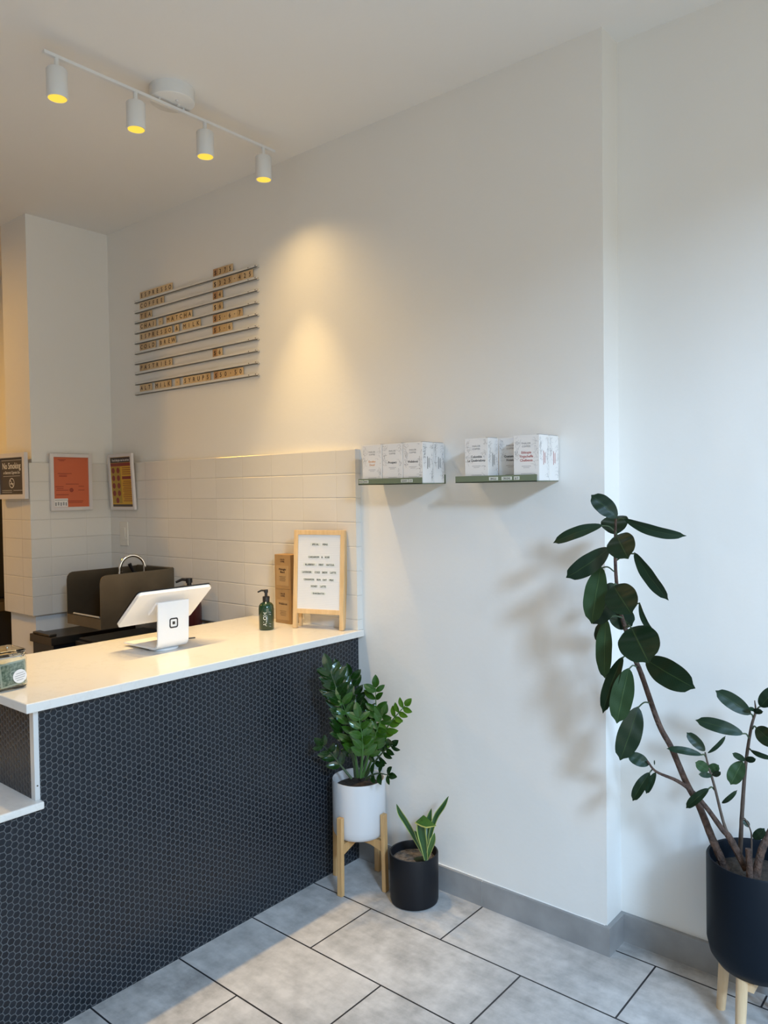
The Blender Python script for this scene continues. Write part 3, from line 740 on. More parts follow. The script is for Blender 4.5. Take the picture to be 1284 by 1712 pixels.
# A-frame letter board
u = V((.316, -.949, 0)).normalized(); n0 = V((-.949, -.316, 0)).normalized()
FL_, FR_ = V((2.174, 2.327, ZT)), V((2.245, 2.109, ZT))
hgt = .402; lean = .028
up = (Z * hgt - n0 * lean).normalized(); nb = u.cross(up).normalized()
if nb.dot(n0) < 0: nb = -nb
r = root('letter_board', (2.21, 2.22, ZT), 'small wooden A-frame letter board listing specials at the end of the worktop', 'letter board')
base = (FL_ + FR_) / 2 + Z * .001; hw = (FR_ - FL_).length / 2
L_ = hgt / up.z
for s_ in (-1, 1):
    mb = MB(); mb.obox(base + u * s_ * (hw - .009) + up * L_ / 2, u, up, nb, .009, L_ / 2, .008, .001); obj('leg', mb, PINE, r)
for h_ in (L_ - .010, L_ * .175):
    mb = MB(); mb.obox(base + up * h_, u, up, nb, hw - .018, .0095, .007, .001); obj('crossbar', mb, PINE, r)
for s_ in (-1, 1):
    q0 = base + u * s_ * (hw - .008) - n0 * .052; q1 = base + u * s_ * (hw - .008) + up * (L_ - .004) - nb * .014
    q0.z = ZT + .001
    if s_ == 1: q0 = base + u * (hw - .010) - n0 * .050; q0.z = ZT + .001
    d = (q1 - q0).normalized(); mb = MB(); mb.obox((q0 + q1) / 2, u, d, u.cross(d), .0075, (q1 - q0).length / 2, .005, .001); obj('back_leg', mb, PINE, r)
pc = base + up * ((L_ - .019 + L_ * .175 + .009) / 2); ph = (L_ - .019 - L_ * .175 - .009) / 2
mb = MB(); mb.obox(pc, u, up, nb, hw - .0175, ph + .001, .003); obj('panel', mb, CREAM, r)
mb = MB()
for k_ in range(46): bar(mb, pc + up * (ph - .006 - k_ * (2 * ph - .01) / 46), u, up, nb, hw - .018, .0006, .0031)
obj('grooves', mb, mat('groove', (.66, .655, .65), .6), r)
LINES = [('SPECIAL MENU', .110), ('CARDAMOM & ROSE', .058), ('BLUEBERRY MINT MATCHA', .027), ('LAVENDER COLD BREW LATTE', -.004), ('CINNAMON BUN OAT MILK', -.034), ('HONEY LATTE', -.061), ('SHAKERATOS', -.090)]
for t, dy in LINES:
    wd = .0069 * len(t); mb = MB()
    for wi, w_ in enumerate(t.split(' ')):
        st = len(' '.join(t.split(' ')[:wi])) + (1 if wi else 0)
        xc = (st + len(w_) / 2 - len(t) / 2) * .0068
        mb.obox(pc + u * xc + up * (dy + .003) + nb * .0036, u, up, nb, len(w_) * .0033, .0052, .0005)
    st_ = obj('letter_strip', mb, TAPE, r)
    mb = MB()
    for wi, w_ in enumerate(t.split(' ')):
        st = len(' '.join(t.split(' ')[:wi])) + (1 if wi else 0)
        xc = (st + len(w_) / 2 - len(t) / 2) * .0068
        put_text(mb, w_, .0098, pc + u * xc + up * (dy - .0005) + nb * .0041, u, up, nb, .0002, len(w_) * .0063 / (len(w_) * .0073))
    obj('strip_text', mb, INK, st_)

# point of sale tablet on its stand
r = root('payment_terminal', (1.60, 2.42, ZT), 'white tablet payment terminal on a square-marked stand, tilted on the worktop', 'payment terminal')
obj('swivel_base', MB().lathe((1.605, 2.405, ZT + .0002), [(0, 0), (.050, 0), (.052, .002), (.052, .005), (.048, .0075), (0, .0075)], 48), WHITEP, r, True)
xa, xb = 1.540, 1.668
prof = [(2.535, .0), (2.40, .0), (2.356, .0)]
# bent plate: foot running back, then neck rising towards the customer
path = [V((0, 2.56, ZT + .012)), V((0, 2.40, ZT + .012))] + [V((0, 2.372 - .028 * math.sin(a), ZT + .012 + .028 * (1 - math.cos(a)))) for a in (0.25, .6, .95, 1.3, 1.6)] + [V((0, 2.338, ZT + .178))]
mb = MB(); th = .0065; vs = []; fs = []
for j, p in enumerate(path):
    d = (path[min(j + 1, len(path) - 1)] - path[max(j - 1, 0)]).normalized(); nn = V((0, -d.z, d.y))
    for x_, o_ in ((xa, 0), (xb, 0), (xb, th), (xa, th)): vs.append(V((x_, p.y, p.z)) + nn * (o_ - th / 2))
for j in range(len(path) - 1):
    for q in range(4): fs.append((j * 4 + q, j * 4 + (q + 1) % 4, j * 4 + 4 + (q + 1) % 4, j * 4 + 4 + q))
fs += [(0, 1, 2, 3), tuple(len(vs) - 4 + q for q in (3, 2, 1, 0))]
mb.add(vs, fs); st = obj('stand', mb, WHITEP, r, True)
fc = V((1.604, 2.3395, ZT + .100)); fn = V((0, -1, -.02)).normalized(); fv = V((0, -.02, 1)).normalized()
mb = MB()
o1, o2 = rrect(.036, .036, .008), rrect(.026, .026, .004)
a_ = [fc + X * p[0] + fv * p[1] + fn * .0022 for p in o1]; b_ = [fc + X * p[0] + fv * p[1] + fn * .0022 for p in o2]; n_ = len(o1)
mb.add(a_ + b_, [(i, (i + 1) % n_, (i + 1) % n_ + n_, i + n_) for i in range(n_)])
o3 = rrect(.011, .011, .002); mb.add([fc + X * p[0] + fv * p[1] + fn * .0022 for p in o3], [tuple(range(n_))])
obj('logo', mb, INK, st)
lo_c, hi_c = V((0, 2.480, 1.032)), V((0, 2.333, 1.158)); tv_ = (hi_c - lo_c); tl_ = tv_.length; tv_.normalize()
tn = X.cross(tv_).normalized()
if tn.y > 0: tn = -tn
tc_ = V((1.617, 0, 0)) + (lo_c + hi_c) / 2
mb = MB(); mb.plate(rrect(.305, tl_, .014), tc_ + tn * .006, X, tv_, tn, .012); tb = obj('tablet_case', mb, WHITEP, r)
mb = MB(); mb.plate(rrect(.309, tl_ + .004, .015), tc_ - tn * .006, X, tv_, tn, .0045); obj('screen', mb, BLACKG, tb)
mb = MB(); mb.obox(tc_ + tn * .009, X, tv_, tn, .058, .035, .004, .001); obj('mount', mb, WHITEP, r)
cbm = MB(); cbm.tube(spline([(1.67, 2.47, ZT + .003), (1.72, 2.452, ZT + .003), (1.76, 2.478, ZT + .003), (1.79, 2.47, ZT + .003)], 6), .0024, 8)
tag(obj('power_cable', cbm, BLACKP, None, True, org=(1.72, 2.46, ZT)), 'short black cable lying on the worktop beside the payment terminal', 'cable')

# tip jar
r = root('tip_jar', (.985, 2.31, ZT), 'square glass tip jar of dollar bills with a round white sticker, worktop corner', 'tip jar')
x0, x1, y0, y1, z0, z1 = .930, 1.040, 2.245, 2.355, ZT + .0005, ZT + .098
mb = MB()
def ring(w_, z_, rr, cx=(x0 + x1) / 2, cy=(y0 + y1) / 2): return [V((cx + p[0], cy + p[1], z_)) for p in rrect(w_, w_, rr, 5)]
rings = [ring(.100, z0, .014), ring(.110, z0 + .006, .016), ring(.110, z1 - .012, .016), ring(.104, z1 - .004, .016), ring(.106, z1 + .006, .016), ring(.100, z1 + .006, .014), ring(.099, z1 - .004, .014), ring(.105, z1 - .014, .014), ring(.105, z0 + .008, .014), ring(.095, z0 + .005, .012)]
nr = len(rings[0]); vs = [p for q in rings for p in q]; fs = [(j * nr + i, j * nr + (i + 1) % nr, (j + 1) * nr + (i + 1) % nr, (j + 1) * nr + i) for j in range(len(rings) - 1) for i in range(nr)]
fs += [tuple(reversed(range(nr))), tuple((len(rings) - 1) * nr + i for i in range(nr))]
mb.add(vs, fs); obj('jar', mb, GLASS, r, True)
mb = MB(); pp = ring(.112, z1 - .002, .017); mb.tube(pp + [pp[0], pp[1]], .0022, 8); 
mb.tube([(x1 + .002, 2.29, z1 - .002), (x1 + .006, 2.29, z1 - .018), (x1 + .006, 2.31, z1 - .018), (x1 + .002, 2.31, z1 - .002)], .0014, 6); obj('wire_clasp', mb, CHROME, r, True)
mb = MB(); lr = [ring(.106, z1 + .0065, .016), ring(.108, z1 + .012, .016), ring(.100, z1 + .016, .014)]; vs = [p for q in lr for p in q]
mb.add(vs, [(j * nr + i, j * nr + (i + 1) % nr, (j + 1) * nr + (i + 1) % nr, (j + 1) * nr + i) for j in range(2) for i in range(nr)] + [tuple(reversed(range(nr))), tuple(2 * nr + i for i in range(nr))])
obj('lid', mb, GLASS, r, True)
mb = MB(); disc(mb, (1.014, y0, ZT + .037), X, Z, -Y, .020, None, 32, .0006); st_ = tag(obj('sticker', mb, CARD, r), 'round white sticker')
mb = MB()
for k_, h_ in enumerate((.011, .015, .014, .010)): bar(mb, (1.014, y0, ZT + .046 - k_ * .0065), (X + Z * .15).normalized(), Z, -Y, h_, .0009, .0010)
obj('sticker_print', mb, GREYINK, st_)
def bill(cx_, cz_, yy, ang, w_, h_, label, bend=.004):
    uu = V((math.cos(ang), 0, math.sin(ang))); vv = V((-math.sin(ang), 0, math.cos(ang))); mb = MB(); vs = []; fs = []
    n_ = 8
    for i in range(n_ + 1):
        for j in range(2):
            t = i / n_ - .5; vs.append(V((cx_, yy + bend * math.cos(t * 7), cz_)) + uu * t * w_ + vv * (j - .5) * h_)
    for i in range(n_): fs.append((i * 2, i * 2 + 2, i * 2 + 3, i * 2 + 1))
    o = obj('dollar_bill', MB().add(vs, fs), BILLE, None, org=(cx_, yy, cz_))
    mb2 = MB(); mb2.add([V((cx_, yy, cz_)) + (p - V((cx_, yy, cz_))) * .86 + V((0, -.0009, 0)) for p in vs], fs); obj('print', mb2, BILL, o)
    mb3 = MB()
    for sx_ in (-1, 1):
        for sz_ in (-1, 1): disc(mb3, V((cx_, yy + bend * .3 - .0012, cz_)) + uu * sx_ * w_ * .30 + vv * sz_ * h_ * .28, uu, vv, -Y, .0032, None, 10)
    disc(mb3, V((cx_, yy - .0012, cz_)), uu, vv, -Y, .009, .007, 16); obj('numerals', mb3, BILLE, o)
    tag(o, label, 'banknote', 'dollar bills in the tip jar')
bill(.998, ZT + .045, 2.2535, .08, .076, .070, 'crisp green dollar bill standing flat against the front glass of the tip jar', .0012)
bill(.955, ZT + .045, 2.268, -.1, .045, .064, 'darker folded dollar bill at the left inside the tip jar', .002)
bill(.985, ZT + .030, 2.300, .25, .080, .040, 'crumpled dollar bill lying at the middle of the tip jar', .006)
bill(.985, ZT + .035, 2.325, -.2, .080, .045, 'dollar bill at the back of the tip jar behind the others', .006)

# ------------------------------------------------------------------ kitchen corner
r = root('hand_sink', (2.08, 3.47, .87), 'stainless steel wall sink with tall side splash guards in the kitchen corner', 'sink')
yn, yf, xf, xb2 = 3.316, 3.625, 1.878, XT - .001
def guard(y):
    o = [(0, 0), (0, .215), (.004, .233), (.014, .246), (.03, .252), (xb2 - xf, .254), (xb2 - xf, 0)]
    m_ = MB(); m_.plate(o, (xf, y, .87), X, Z, -Y, .003); return m_
obj('side_guard', guard(yn), STEEL, r); obj('side_guard', guard(yf), STEEL, r)
mb = MB(); mb.box((xf, yn + .003, .870), (xf + .012, yf, .918)); obj('apron', mb, STEEL, r)
mb = MB(); mb.box((xf + .012, yn + .003, .905), (xf + .035, yf, .918)); mb.box((xf + .035, yn + .003, .874), (xf + .038, yf, .906)); mb.box((xf + .012, yn + .003, .871), (xb2 - .001, yf, .874)); mb.box((xb2 - .06, yn + .003, .8745), (xb2 - .001, yf, .918)); obj('basin', mb, STEEL, r)
mb = MB(); mb.box((xb2 - .018, yn + .003, .918), (xb2, yf, 1.128), .002); obj('backsplash', mb, STEEL, r)
mb = MB(); mb.tube([(xf + .006, yf - .05, .925), (xf + .006, yn + .02, .925)], .004, 8); obj('rolled_rim', mb, ALU, r, True)
fc_ = V((2.205, 3.455, 0))
r2 = root('faucet', (2.235, 3.455, 1.06), 'chrome gooseneck faucet arching over the stainless sink', 'faucet')
pts = [(2.262, 3.455, 1.06), (2.215, 3.455, 1.06), (2.205, 3.455, 1.075), (2.205, 3.455, 1.13)] + [(2.148 + .057 * math.cos(a), 3.455 + .02 * (1 - math.cos(a)), 1.13 + .062 * math.sin(a)) for a in [i * PI / 9 for i in range(1, 10)]] + [(2.091, 3.495, 1.10)]
obj('spout', MB().tube(spline(pts, 3), .0085, 14), CHROME, r2, True)
obj('aerator', MB().tube([(2.091, 3.495, 1.112), (2.091, 3.495, 1.088)], .0115, 14), CHROME, r2, True)
obj('handle', MB().tube([(2.245, 3.52, 1.075), (2.19, 3.535, 1.10), (2.17, 3.54, 1.145)], [.008, .007, .010], 10), BLACKP, r2, True)
obj('valve', MB().tube([(2.264, 3.52, 1.075), (2.225, 3.52, 1.075)], .017, 16), CHROME, r2, True)
r = root('steel_side_table', (2.0, 3.79, 0), 'dark stainless steel table standing in front of the tiled column', 'table')
obj('top', MB().box((1.815, 3.672, .760), (XT - .003, 3.898, .800), .003), STEELD, r)
obj('cabinet', MB().box((1.832, 3.685, .06), (XT - .003, 3.897, .759)), BLACKP, r)
for xx, yy in ((1.85, 3.70), (1.85, 3.88), (2.26, 3.70), (2.26, 3.88)): obj('leg', MB().tube([(xx, yy, 0), (xx, yy, .06)], .012, 10), STEELD, r)
rl = obj('steel_tray', MB().box((1.822, 3.705, .8003), (1.862, 3.88, .812), .004), STEELD, None, org=(1.84, 3.79, .80)); tag(rl, 'narrow folded steel tray lying on the edge of the dark steel table', 'tray')
r = root('undercounter_fridge', (2.10, 3.0, 0), 'black undercounter fridge beneath the sink behind the service counter', 'fridge')
obj('body', MB().box((1.92, 2.78, .05), (XT - .002, 3.60, .795), .003), BLACKP, r)
obj('door', MB().box((1.895, 2.79, .10), (1.919, 3.59, .785), .003), BLACKP, r)
obj('handle', MB().box((1.880, 2.85, .72), (1.894, 3.5, .74), .003), STEELD, r)
for xx, yy in ((1.95, 2.82), (1.95, 3.56), (2.25, 2.82), (2.25, 3.56)): obj('foot', MB().tube([(xx, yy, 0), (xx, yy, .05)], .014, 10), BLACKP, r)
pump_bottle('soap_bottle', (2.215, 3.095, .7955), 1.83, REDB, BLACKP, 'dark red soap bottle with black pump, mostly hidden behind the tablet')
# crumpled cloth beneath the tablet
mb = MB(); n_ = 14; vs = []; fs = []
for i in range(n_ + 1):
    for j in range(n_ + 1):
        a, b = i / n_ - .5, j / n_ - .5
        h = .028 * (1 - 3 * (a * a + b * b)) + .028 * noise.noise(V((a * 7, b * 7, 3)))
        vs.append((2.02 + a * .12, 3.12 + b * .14, .797 + max(h, 0.0)))
for i in range(n_):
    for j in range(n_): fs.append((i * (n_ + 1) + j, (i + 1) * (n_ + 1) + j, (i + 1) * (n_ + 1) + j + 1, i * (n_ + 1) + j + 1))
tag(obj('cleaning_cloth', MB().add(vs, fs), CLOTH, None, True, org=(2.02, 3.12, .796)), 'crumpled pale cleaning cloth lying on the black fridge below the sink', 'cloth')
# far kitchen, seen as a sliver at the left edge
r = root('kitchen_worktop', (1.95, 5.1, 0), 'dark kitchen worktop beyond the column at the left edge', 'counter')
obj('top', MB().box((1.66, 4.45, .85), (XW - .001, 5.9, .90), .003), STEEL, r)
obj('cabinet', MB().box((1.70, 4.47, 0), (XW - .001, 5.88, .849)), BLACKP, r)
r = root('coffee_machine', (2.1, 4.9, .90), 'black coffee machine standing on the far kitchen worktop', 'coffee machine')
obj('body', MB().box((1.90, 4.62, .9003), (2.29, 5.22, 1.49), .01), BLACKP, r)
obj('hopper', MB().lathe((1.86, 4.78, 0), [(0, .9003), (.05, .9003), (.05, 1.12), (.03, 1.14), (.03, 1.2), (.05, 1.28), (0, 1.29)], 24), BLACKP, r, True)
obj('handle', MB().box((1.88, 4.66, 1.0), (1.899, 4.68, 1.3), .002), STEEL, r)

# ------------------------------------------------------------------ leaves
def leaf_mesh(B, T, w_, nrm, droop=.0, fold=.25, shape=.45, nl=14, nw=6, tipp=True, curl=0.0, full=False):
    """leaf from base B to tip T, width w_, bending away from nrm"""
    B, T = V(B), V(T); ax = T - B; L = ax.length; ax.normalize()
    nrm = V(nrm); nrm = (nrm - ax * nrm.dot(ax)).normalized(); sd = ax.cross(nrm)
    vs, uv, fs = [], [], []
    for i in range(nl + 1):
        t = i / nl
        if t <= 0 or t >= 1: k_ = 0.02
        else:
            q_ = t ** (math.log(.5) / math.log(shape)); k_ = math.sin(PI * q_) ** .72 if not full else (1 - abs(2 * q_ - 1) ** 2.1) ** .62
        if tipp and t > .93: k_ *= .55
        hw_ = w_ / 2 * max(k_, .015)
        cpt = B + ax * L * t + nrm * (droop * L * (4 * t * (1 - t))) - nrm * (curl * L * max(0, t - .6) ** 2 * 4)
        for j in range(nw + 1):
            s_ = j / nw * 2 - 1
            vs.append(cpt + sd * s_ * hw_ + nrm * (abs(s_) * hw_ * fold) + nrm * (.04 * hw_ * math.sin(t * 17 + s_ * 2)))
            uv.append((t, j / nw))
    for i in range(nl):
        for j in range(nw): a = i * (nw + 1) + j; fs.append((a, a + nw + 1, a + nw + 2, a + 1))
    return vs, uv, fs
def leaf_obj(name, parent, m, *a, label=None, **k_):
    vs, uv, fs = leaf_mesh(*a, **k_); mb = MB(); mb.add(vs, fs)
    o = obj(name, mb, m, parent, True, uvs=uv)
    for p in o.data.polygons: p.use_smooth = True
    if label: o['label'] = label
    return o
TOCAM = -FWD

# ------------------------------------------------------------------ rubber plant
PC = V((2.262, .572, 0))
pot = root('large_planter', (PC.x, PC.y, 0), 'large dark navy planter on pale wooden legs at the right edge', 'planter')
obj('pot', MB().lathe(PC, [(0, .165), (.075, .165), (.105, .175), (.123, .20), (.131, .235), (.132, .465), (.129, .470), (.124, .468), (.121, .455), (.119, .25), (.0, .25)], 72), NAVY, pot, True)
tag(obj('soil', MB().lathe(PC, [(.118, .40), (.118, .418), (.09, .422), (.04, .425), (0, .426)], 40), SOIL, pot, True))
for a_deg, tilt_ in ((84, 0), (169, 0), (262, 0), (350, 0)):
    a = math.radians(a_deg); p0 = PC + V((math.cos(a) * .102, math.sin(a) * .102, 0)); p1 = PC + V((math.cos(a) * .088, math.sin(a) * .088, .185))
    lg = obj('leg', MB().tube([p0, p0 + (p1 - p0) * .5, p1 + (p1 - p0) * .25], [.0125, .0145, .0165], 20), BEECH, pot, True)
    tag(lg, 'pale round wooden leg')
mb = MB(); mb.obox(PC + V((0, 0, .150)), X, Y, Z, .085, .012, .012); mb.obox(PC + V((0, 0, .150)), Y, X, Z, .085, .012, .012); obj('cross_brace', mb, BEECH, pot)

plant = root('rubber_plant', (PC.x, PC.y, .42), 'tall leaning rubber plant with dark glossy leaves growing from the large navy planter', 'plant')
def z1(x, y): return (900 + x / 3.568, 800 + y / 3.568)
def z2(x, y): return (1030 + x / 4.626, 1130 + y / 4.626)
def path_obj(name, pts, rads, m, parent, n=12):
    P3 = spline([onx(*p, x) for p, x in pts], 6); k_ = len(P3)
    rr = []
    for i in range(k_):
        t = i / (k_ - 1) * (len(rads) - 1); a = int(min(t, len(rads) - 2)); rr.append(rads[a] + (rads[a + 1] - rads[a]) * (t - a))
    rr = [q * (1 + .07 * noise.noise(V((i * .9, 1, 2)))) for i, q in enumerate(rr)]
    return obj(name, MB().tube(P3, rr, n), m, parent, True)
path_obj('trunk', [(z2(850, 1505), 2.235), (z2(740, 1250), 2.225), (z2(640, 1000), 2.215), (z2(545, 830), 2.21), (z2(430, 560), 2.20), (z2(330, 370), 2.19), (z2(200, 0), 2.165),
                   (z1(575, 1070), 2.15), (z1(515, 880), 2.135), (z1(487, 780), 2.125), (z1(465, 600), 2.11), (z1(458, 420), 2.095), (z1(462, 240), 2.09)],
         [.0118, .0106, .0096, .0089, .0083, .0079, .0074, .0072, .0062, .0056, .0050, .0044, .003], BARK, plant)
path_obj('branch', [(z2(1010, 1500), 2.20), (z2(880, 1255), 2.20), (z2(820, 1185), 2.195), (z2(700, 1020), 2.185), (z2(590, 895), 2.18), (z2(470, 810), 2.17), (z2(310, 740), 2.15), (z2(240, 655), 2.14)],
         [.010, .009, .0075, .0065, .006, .005, .0035, .0025], BARK, plant)
path_obj('stem', [(z2(880, 1255), 2.20), (z2(830, 1130), 2.20), (z2(760, 850), 2.20), (z2(712, 690), 2.20), (z2(688, 590), 2.20)], [.0045, .004, .0035, .003, .002], TWIG, plant)
path_obj('stem', [(z2(958, 1400), 2.26), (z2(975, 1050), 2.26), (z2(1003, 680), 2.26), (z2(1045, 400), 2.26), (z2(1078, 280), 2.26), (z2(1072, 190), 2.26)], [.0062, .0055, .0045, .004, .003, .0012], TWIG, plant)
path_obj('stump', [(z2(1035, 1560), 2.17), (z2(1030, 1440), 2.18), (z2(1022, 1335), 2.185)], [.009, .0085, .0075], BARK, plant)
path_obj('branch', [(z2(1080, 1560), 2.18), (z2(1120, 1370), 2.20), (z2(1185, 1220), 2.23), (z2(1300, 1020), 2.26)], [.011, .010, .009, .008], BARK, plant)
path_obj('sprig', [(z2(1046, 1500), 2.20), (z2(1048, 1260), 2.20), (z2(1035, 1180), 2.20), (z2(1000, 1110), 2.20), (z2(972, 1095), 2.20)], [.0028, .0022, .002, .002, .002], TWIG, plant, 8)
# (base, tip, width) in photo pixels, distance of base and tip from the wall side, material, roll, droop
LV = [
 (z1(470, 235), z1(315, 98), 100, 2.085, 2.06, RUB, .25, .05, z1(462, 250)),
 (z1(462, 335), z1(455, 222), 150, 2.11, 2.18, RUB, -.1, .05, z1(462, 300)),
 (z1(510, 240), z1(885, 342), 62, 2.10, 2.16, RUBM, .5, .12, z1(463, 262)),
 (z1(385, 278), z1(88, 385), 66, 2.08, 2.05, RUBM, .4, .08, z1(460, 320)),
 (z1(468, 338), z1(537, 480), 160, 2.06, 1.99, RUB, .1, .06, z1(460, 330)),
 (z1(425, 412), z1(165, 592), 112, 2.07, 2.03, RUB, -.3, .08, z1(456, 430)),
 (z1(572, 440), z1(778, 728), 72, 2.10, 2.13, RUBM, .6, .05, z1(468, 488)),
 (z1(375, 525), z1(318, 868), 124, 2.08, 2.06, RUBL, .35, .03, z1(452, 555)),
 (z1(448, 640), z1(557, 812), 178, 2.05, 1.98, RUB, 0, .05, z1(468, 640)),
 (z1(445, 700), z1(325, 868), 110, 2.09, 2.08, RUB, -.2, .05, z1(468, 660)),
 (z1(400, 700), z1(470, 640), 90, 2.13, 2.16, RUBM, .2, .0, None),
 (z1(425, 770), z1(560, 880), 130, 2.12, 2.17, RUB, .1, .05, z1(480, 745)),
 (z1(603, 738), z1(706, 935), 32, 2.13, 2.15, RUBM, .5, .22, z1(500, 800)),
 (z1(405, 835), z1(398, 1192), 90, 2.10, 2.07, RUBL, .5, .04, z1(500, 830)),
 (z1(385, 850), z1(352, 978), 40, 2.12, 2.10, RUBM, .7, .1, None),
 (z1(372, 985), z1(395, 1190), 60, 2.13, 2.12, RUBM, .2, .02, None),
 (z1(555, 888), z1(660, 1102), 228, 2.04, 1.95, RUB, 0, .04, z1(520, 890)),
 (z1(640, 1078), z1(937, 1252), 152, 2.10, 2.07, RUB, .2, .06, z1(585, 1100)),
 (z1(505, 1062), z1(385, 1402), 76, 2.13, 2.10, RUB, .5, .06, z1(560, 1050)),
 (z1(540, 1130), z1(468, 1462), 124, 2.12, 2.09, RUBL, .2, .03, z1(588, 1125)),
 (z1(595, 1360), z1(487, 1682), 128, 2.14, 2.10, RUB, -.2, .05, z1(665, 1338)),
]
LV2 = [
 (z2(255, 688), z2(90, 612), 92, 2.15, 2.13, RUBM, .2, .05, None), (z2(262, 745), z2(128, 968), 78, 2.15, 2.12, RUB, .2, .12, z2(300, 735)), (z2(308, 745), z2(232, 912), 52, 2.15, 2.14, RUBM, .3, .05, None),
 (z2(297, 690), z2(296, 650), 9, 2.15, 2.15, RUBM, 0, 0, None),
 (z2(688, 582), z2(545, 437), 74, 2.20, 2.19, RUB, .1, .04, None), (z2(708, 598), z2(848, 462), 30, 2.20, 2.21, RUB, .5, .10, None),
 (z2(665, 612), z2(390, 562), 54, 2.19, 2.15, RUBM, .3, .09, z2(700, 640)), (z2(715, 735), z2(612, 668), 78, 2.19, 2.16, RUBL, .2, .02, None),
 (z2(715, 735), z2(795, 690), 70, 2.20, 2.20, RUBL, .2, .02, None), (z2(742, 772), z2(638, 762), 42, 2.18, 2.15, RUBM, .2, .02, None), (z2(745, 770), z2(810, 742), 42, 2.20, 2.18, RUBM, .2, .02, None),
 (z2(718, 870), z2(541, 1024), 66, 2.19, 2.17, RUB, .2, .10, z2(760, 882)), (z2(818, 985), z2(938, 882), 34, 2.20, 2.20, RUB, .2, .16, None),
 (z2(1045, 298), z2(768, 113), 112, 2.25, 2.23, RUBM, .1, .04, z2(1062, 340)), (z2(1058, 270), z2(1138, 276), 42, 2.25, 2.22, RUBM, .2, .02, None), (z2(1075, 262), z2(1020, 252), 30, 2.25, 2.22, RUBM, .2, .02, None),
 (z2(985, 450), z2(612, 342), 98, 2.24, 2.21, RUBM, .2, .08, z2(1028, 482)), (z2(1115, 240), z2(1240, 85), 110, 2.25, 2.24, RUB, .1, .05, z2(1082, 290)),
 (z2(1082, 400), z2(1250, 545), 122, 2.24, 2.20, RUB, .1, .05, z2(1055, 410)), (z2(1040, 575), z2(1215, 640), 38, 2.25, 2.24, RUBM, .4, .12, z2(1020, 585)),
 (z2(1000, 655), z2(898, 598), 46, 2.24, 2.21, RUBM, .1, .02, None), (z2(1000, 650), z2(1082, 642), 46, 2.24, 2.22, RUBM, .2, .02, None), (z2(978, 660), z2(885, 842), 112, 2.24, 2.21, RUBL, .2, .03, None),
 (z2(1065, 1262), z2(1148, 1178), 68, 2.20, 2.19, RUB, .2, .05, None), (z2(1030, 1170), z2(985, 1112), 40, 2.20, 2.20, RUB, .2, .05, None),
]
def leaves(lst, sc):
    for (b, t, w_, xb_, xt_, m_, roll, dr, pet) in lst:
        Bp, Tp = onx(*b, xb_), onx(*t, xt_)
        dpt = depth((Bp + Tp) / 2); wm = 1.06 * w_ / sc * dpt / F_PX
        view = (V((0, 0, HC)) - (Bp + Tp) / 2).normalized()
        ax = (Tp - Bp).normalized(); nn = (view - ax * view.dot(ax)).normalized()
        nn = Matrix.Rotation(roll, 3, ax) @ nn
        if nn.dot(Z) < -.2 and m_ is RUB: pass
        wm /= max(.6, math.cos(roll))
        leaf_obj('leaf', plant, m_, Bp, Tp, wm, nn, droop=dr, fold=.16, shape=.52, full=True, label=('paler green leaf' if m_ is RUBL else None), nl=18, nw=8)
        if pet: 
            q = onx(*pet, xb_ + .015); mid = (q + Bp) / 2 + Z * .006
            obj('leaf_stalk', MB().tube(spline([q, mid, Bp + (Tp - Bp) * .03], 4), .0022, 8), PETIOLE, plant, True)
leaves(LV, 3.568); leaves(LV2, 4.626)

# ------------------------------------------------------------------ white pot on bamboo stand with ZZ plant
C2 = V((2.155, 1.962, 0))
st = root('plant_stand', (C2.x, C2.y, 0), 'four-legged bamboo plant stand in the corner by the mosaic counter', 'plant stand')
dv = [V((2.037, 1.950, 0)), V((2.166, 1.842, 0)), V((2.268, 1.966, 0)), V((2.141, 2.072, 0))]
cc = sum(dv, V((0, 0, 0))) / 4
for p in dv:
    d = (p - cc).normalized(); top = cc + d * ((p - cc).length * .965); top.z = .292
    ax = (top - p).normalized(); sd = ax.cross(d).normalized()
    mb = MB(); mb.obox((p + top) / 2 + ax * 0, sd, d, ax, .0115, .0085, (top - p).length / 2 - .0003, .002)
    obj('leg', mb, BAMBOO, st)
for a, b in ((0, 2), (1, 3)):
    d = (dv[b] - dv[a]); L2 = d.length / 2 - .010; d.normalize(); sd = Z.cross(d); m0 = (dv[a] + dv[b]) / 2
    o = [(-L2, .150), (-L2, .190), (-L2 * .5, .193), (0, .193 if a == 0 else .1785), (L2 * .5, .193), (L2, .190), (L2, .150), (L2 * .5, .166), (0, .168 if a == 1 else .1800), (-L2 * .5, .166)]
    mb = MB(); mb.plate(o, m0 + sd * .007, d, Z, sd, .014); obj('brace', mb, BAMBOO, st)
wp = root('white_planter', (cc.x, cc.y, .195), 'white cylindrical planter sitting in the bamboo stand', 'planter')
obj('pot', MB().lathe((cc.x, cc.y, 0), [(0, .1935), (.078, .1935), (.092, .200), (.0985, .212), (.1005, .235), (.1010, .405), (.0995, .410), (.0955, .409), (.0935, .40), (.092, .23), (0, .23)], 64), WHITEC, wp, True)
obj('soil', MB().lathe((cc.x, cc.y, 0), [(.091, .355), (.091, .375), (.05, .378), (0, .38)], 32), SOIL, wp, True)
zz = root('zz_plant', (cc.x, cc.y, .38), 'bushy glossy green ZZ plant growing from the white planter', 'plant')
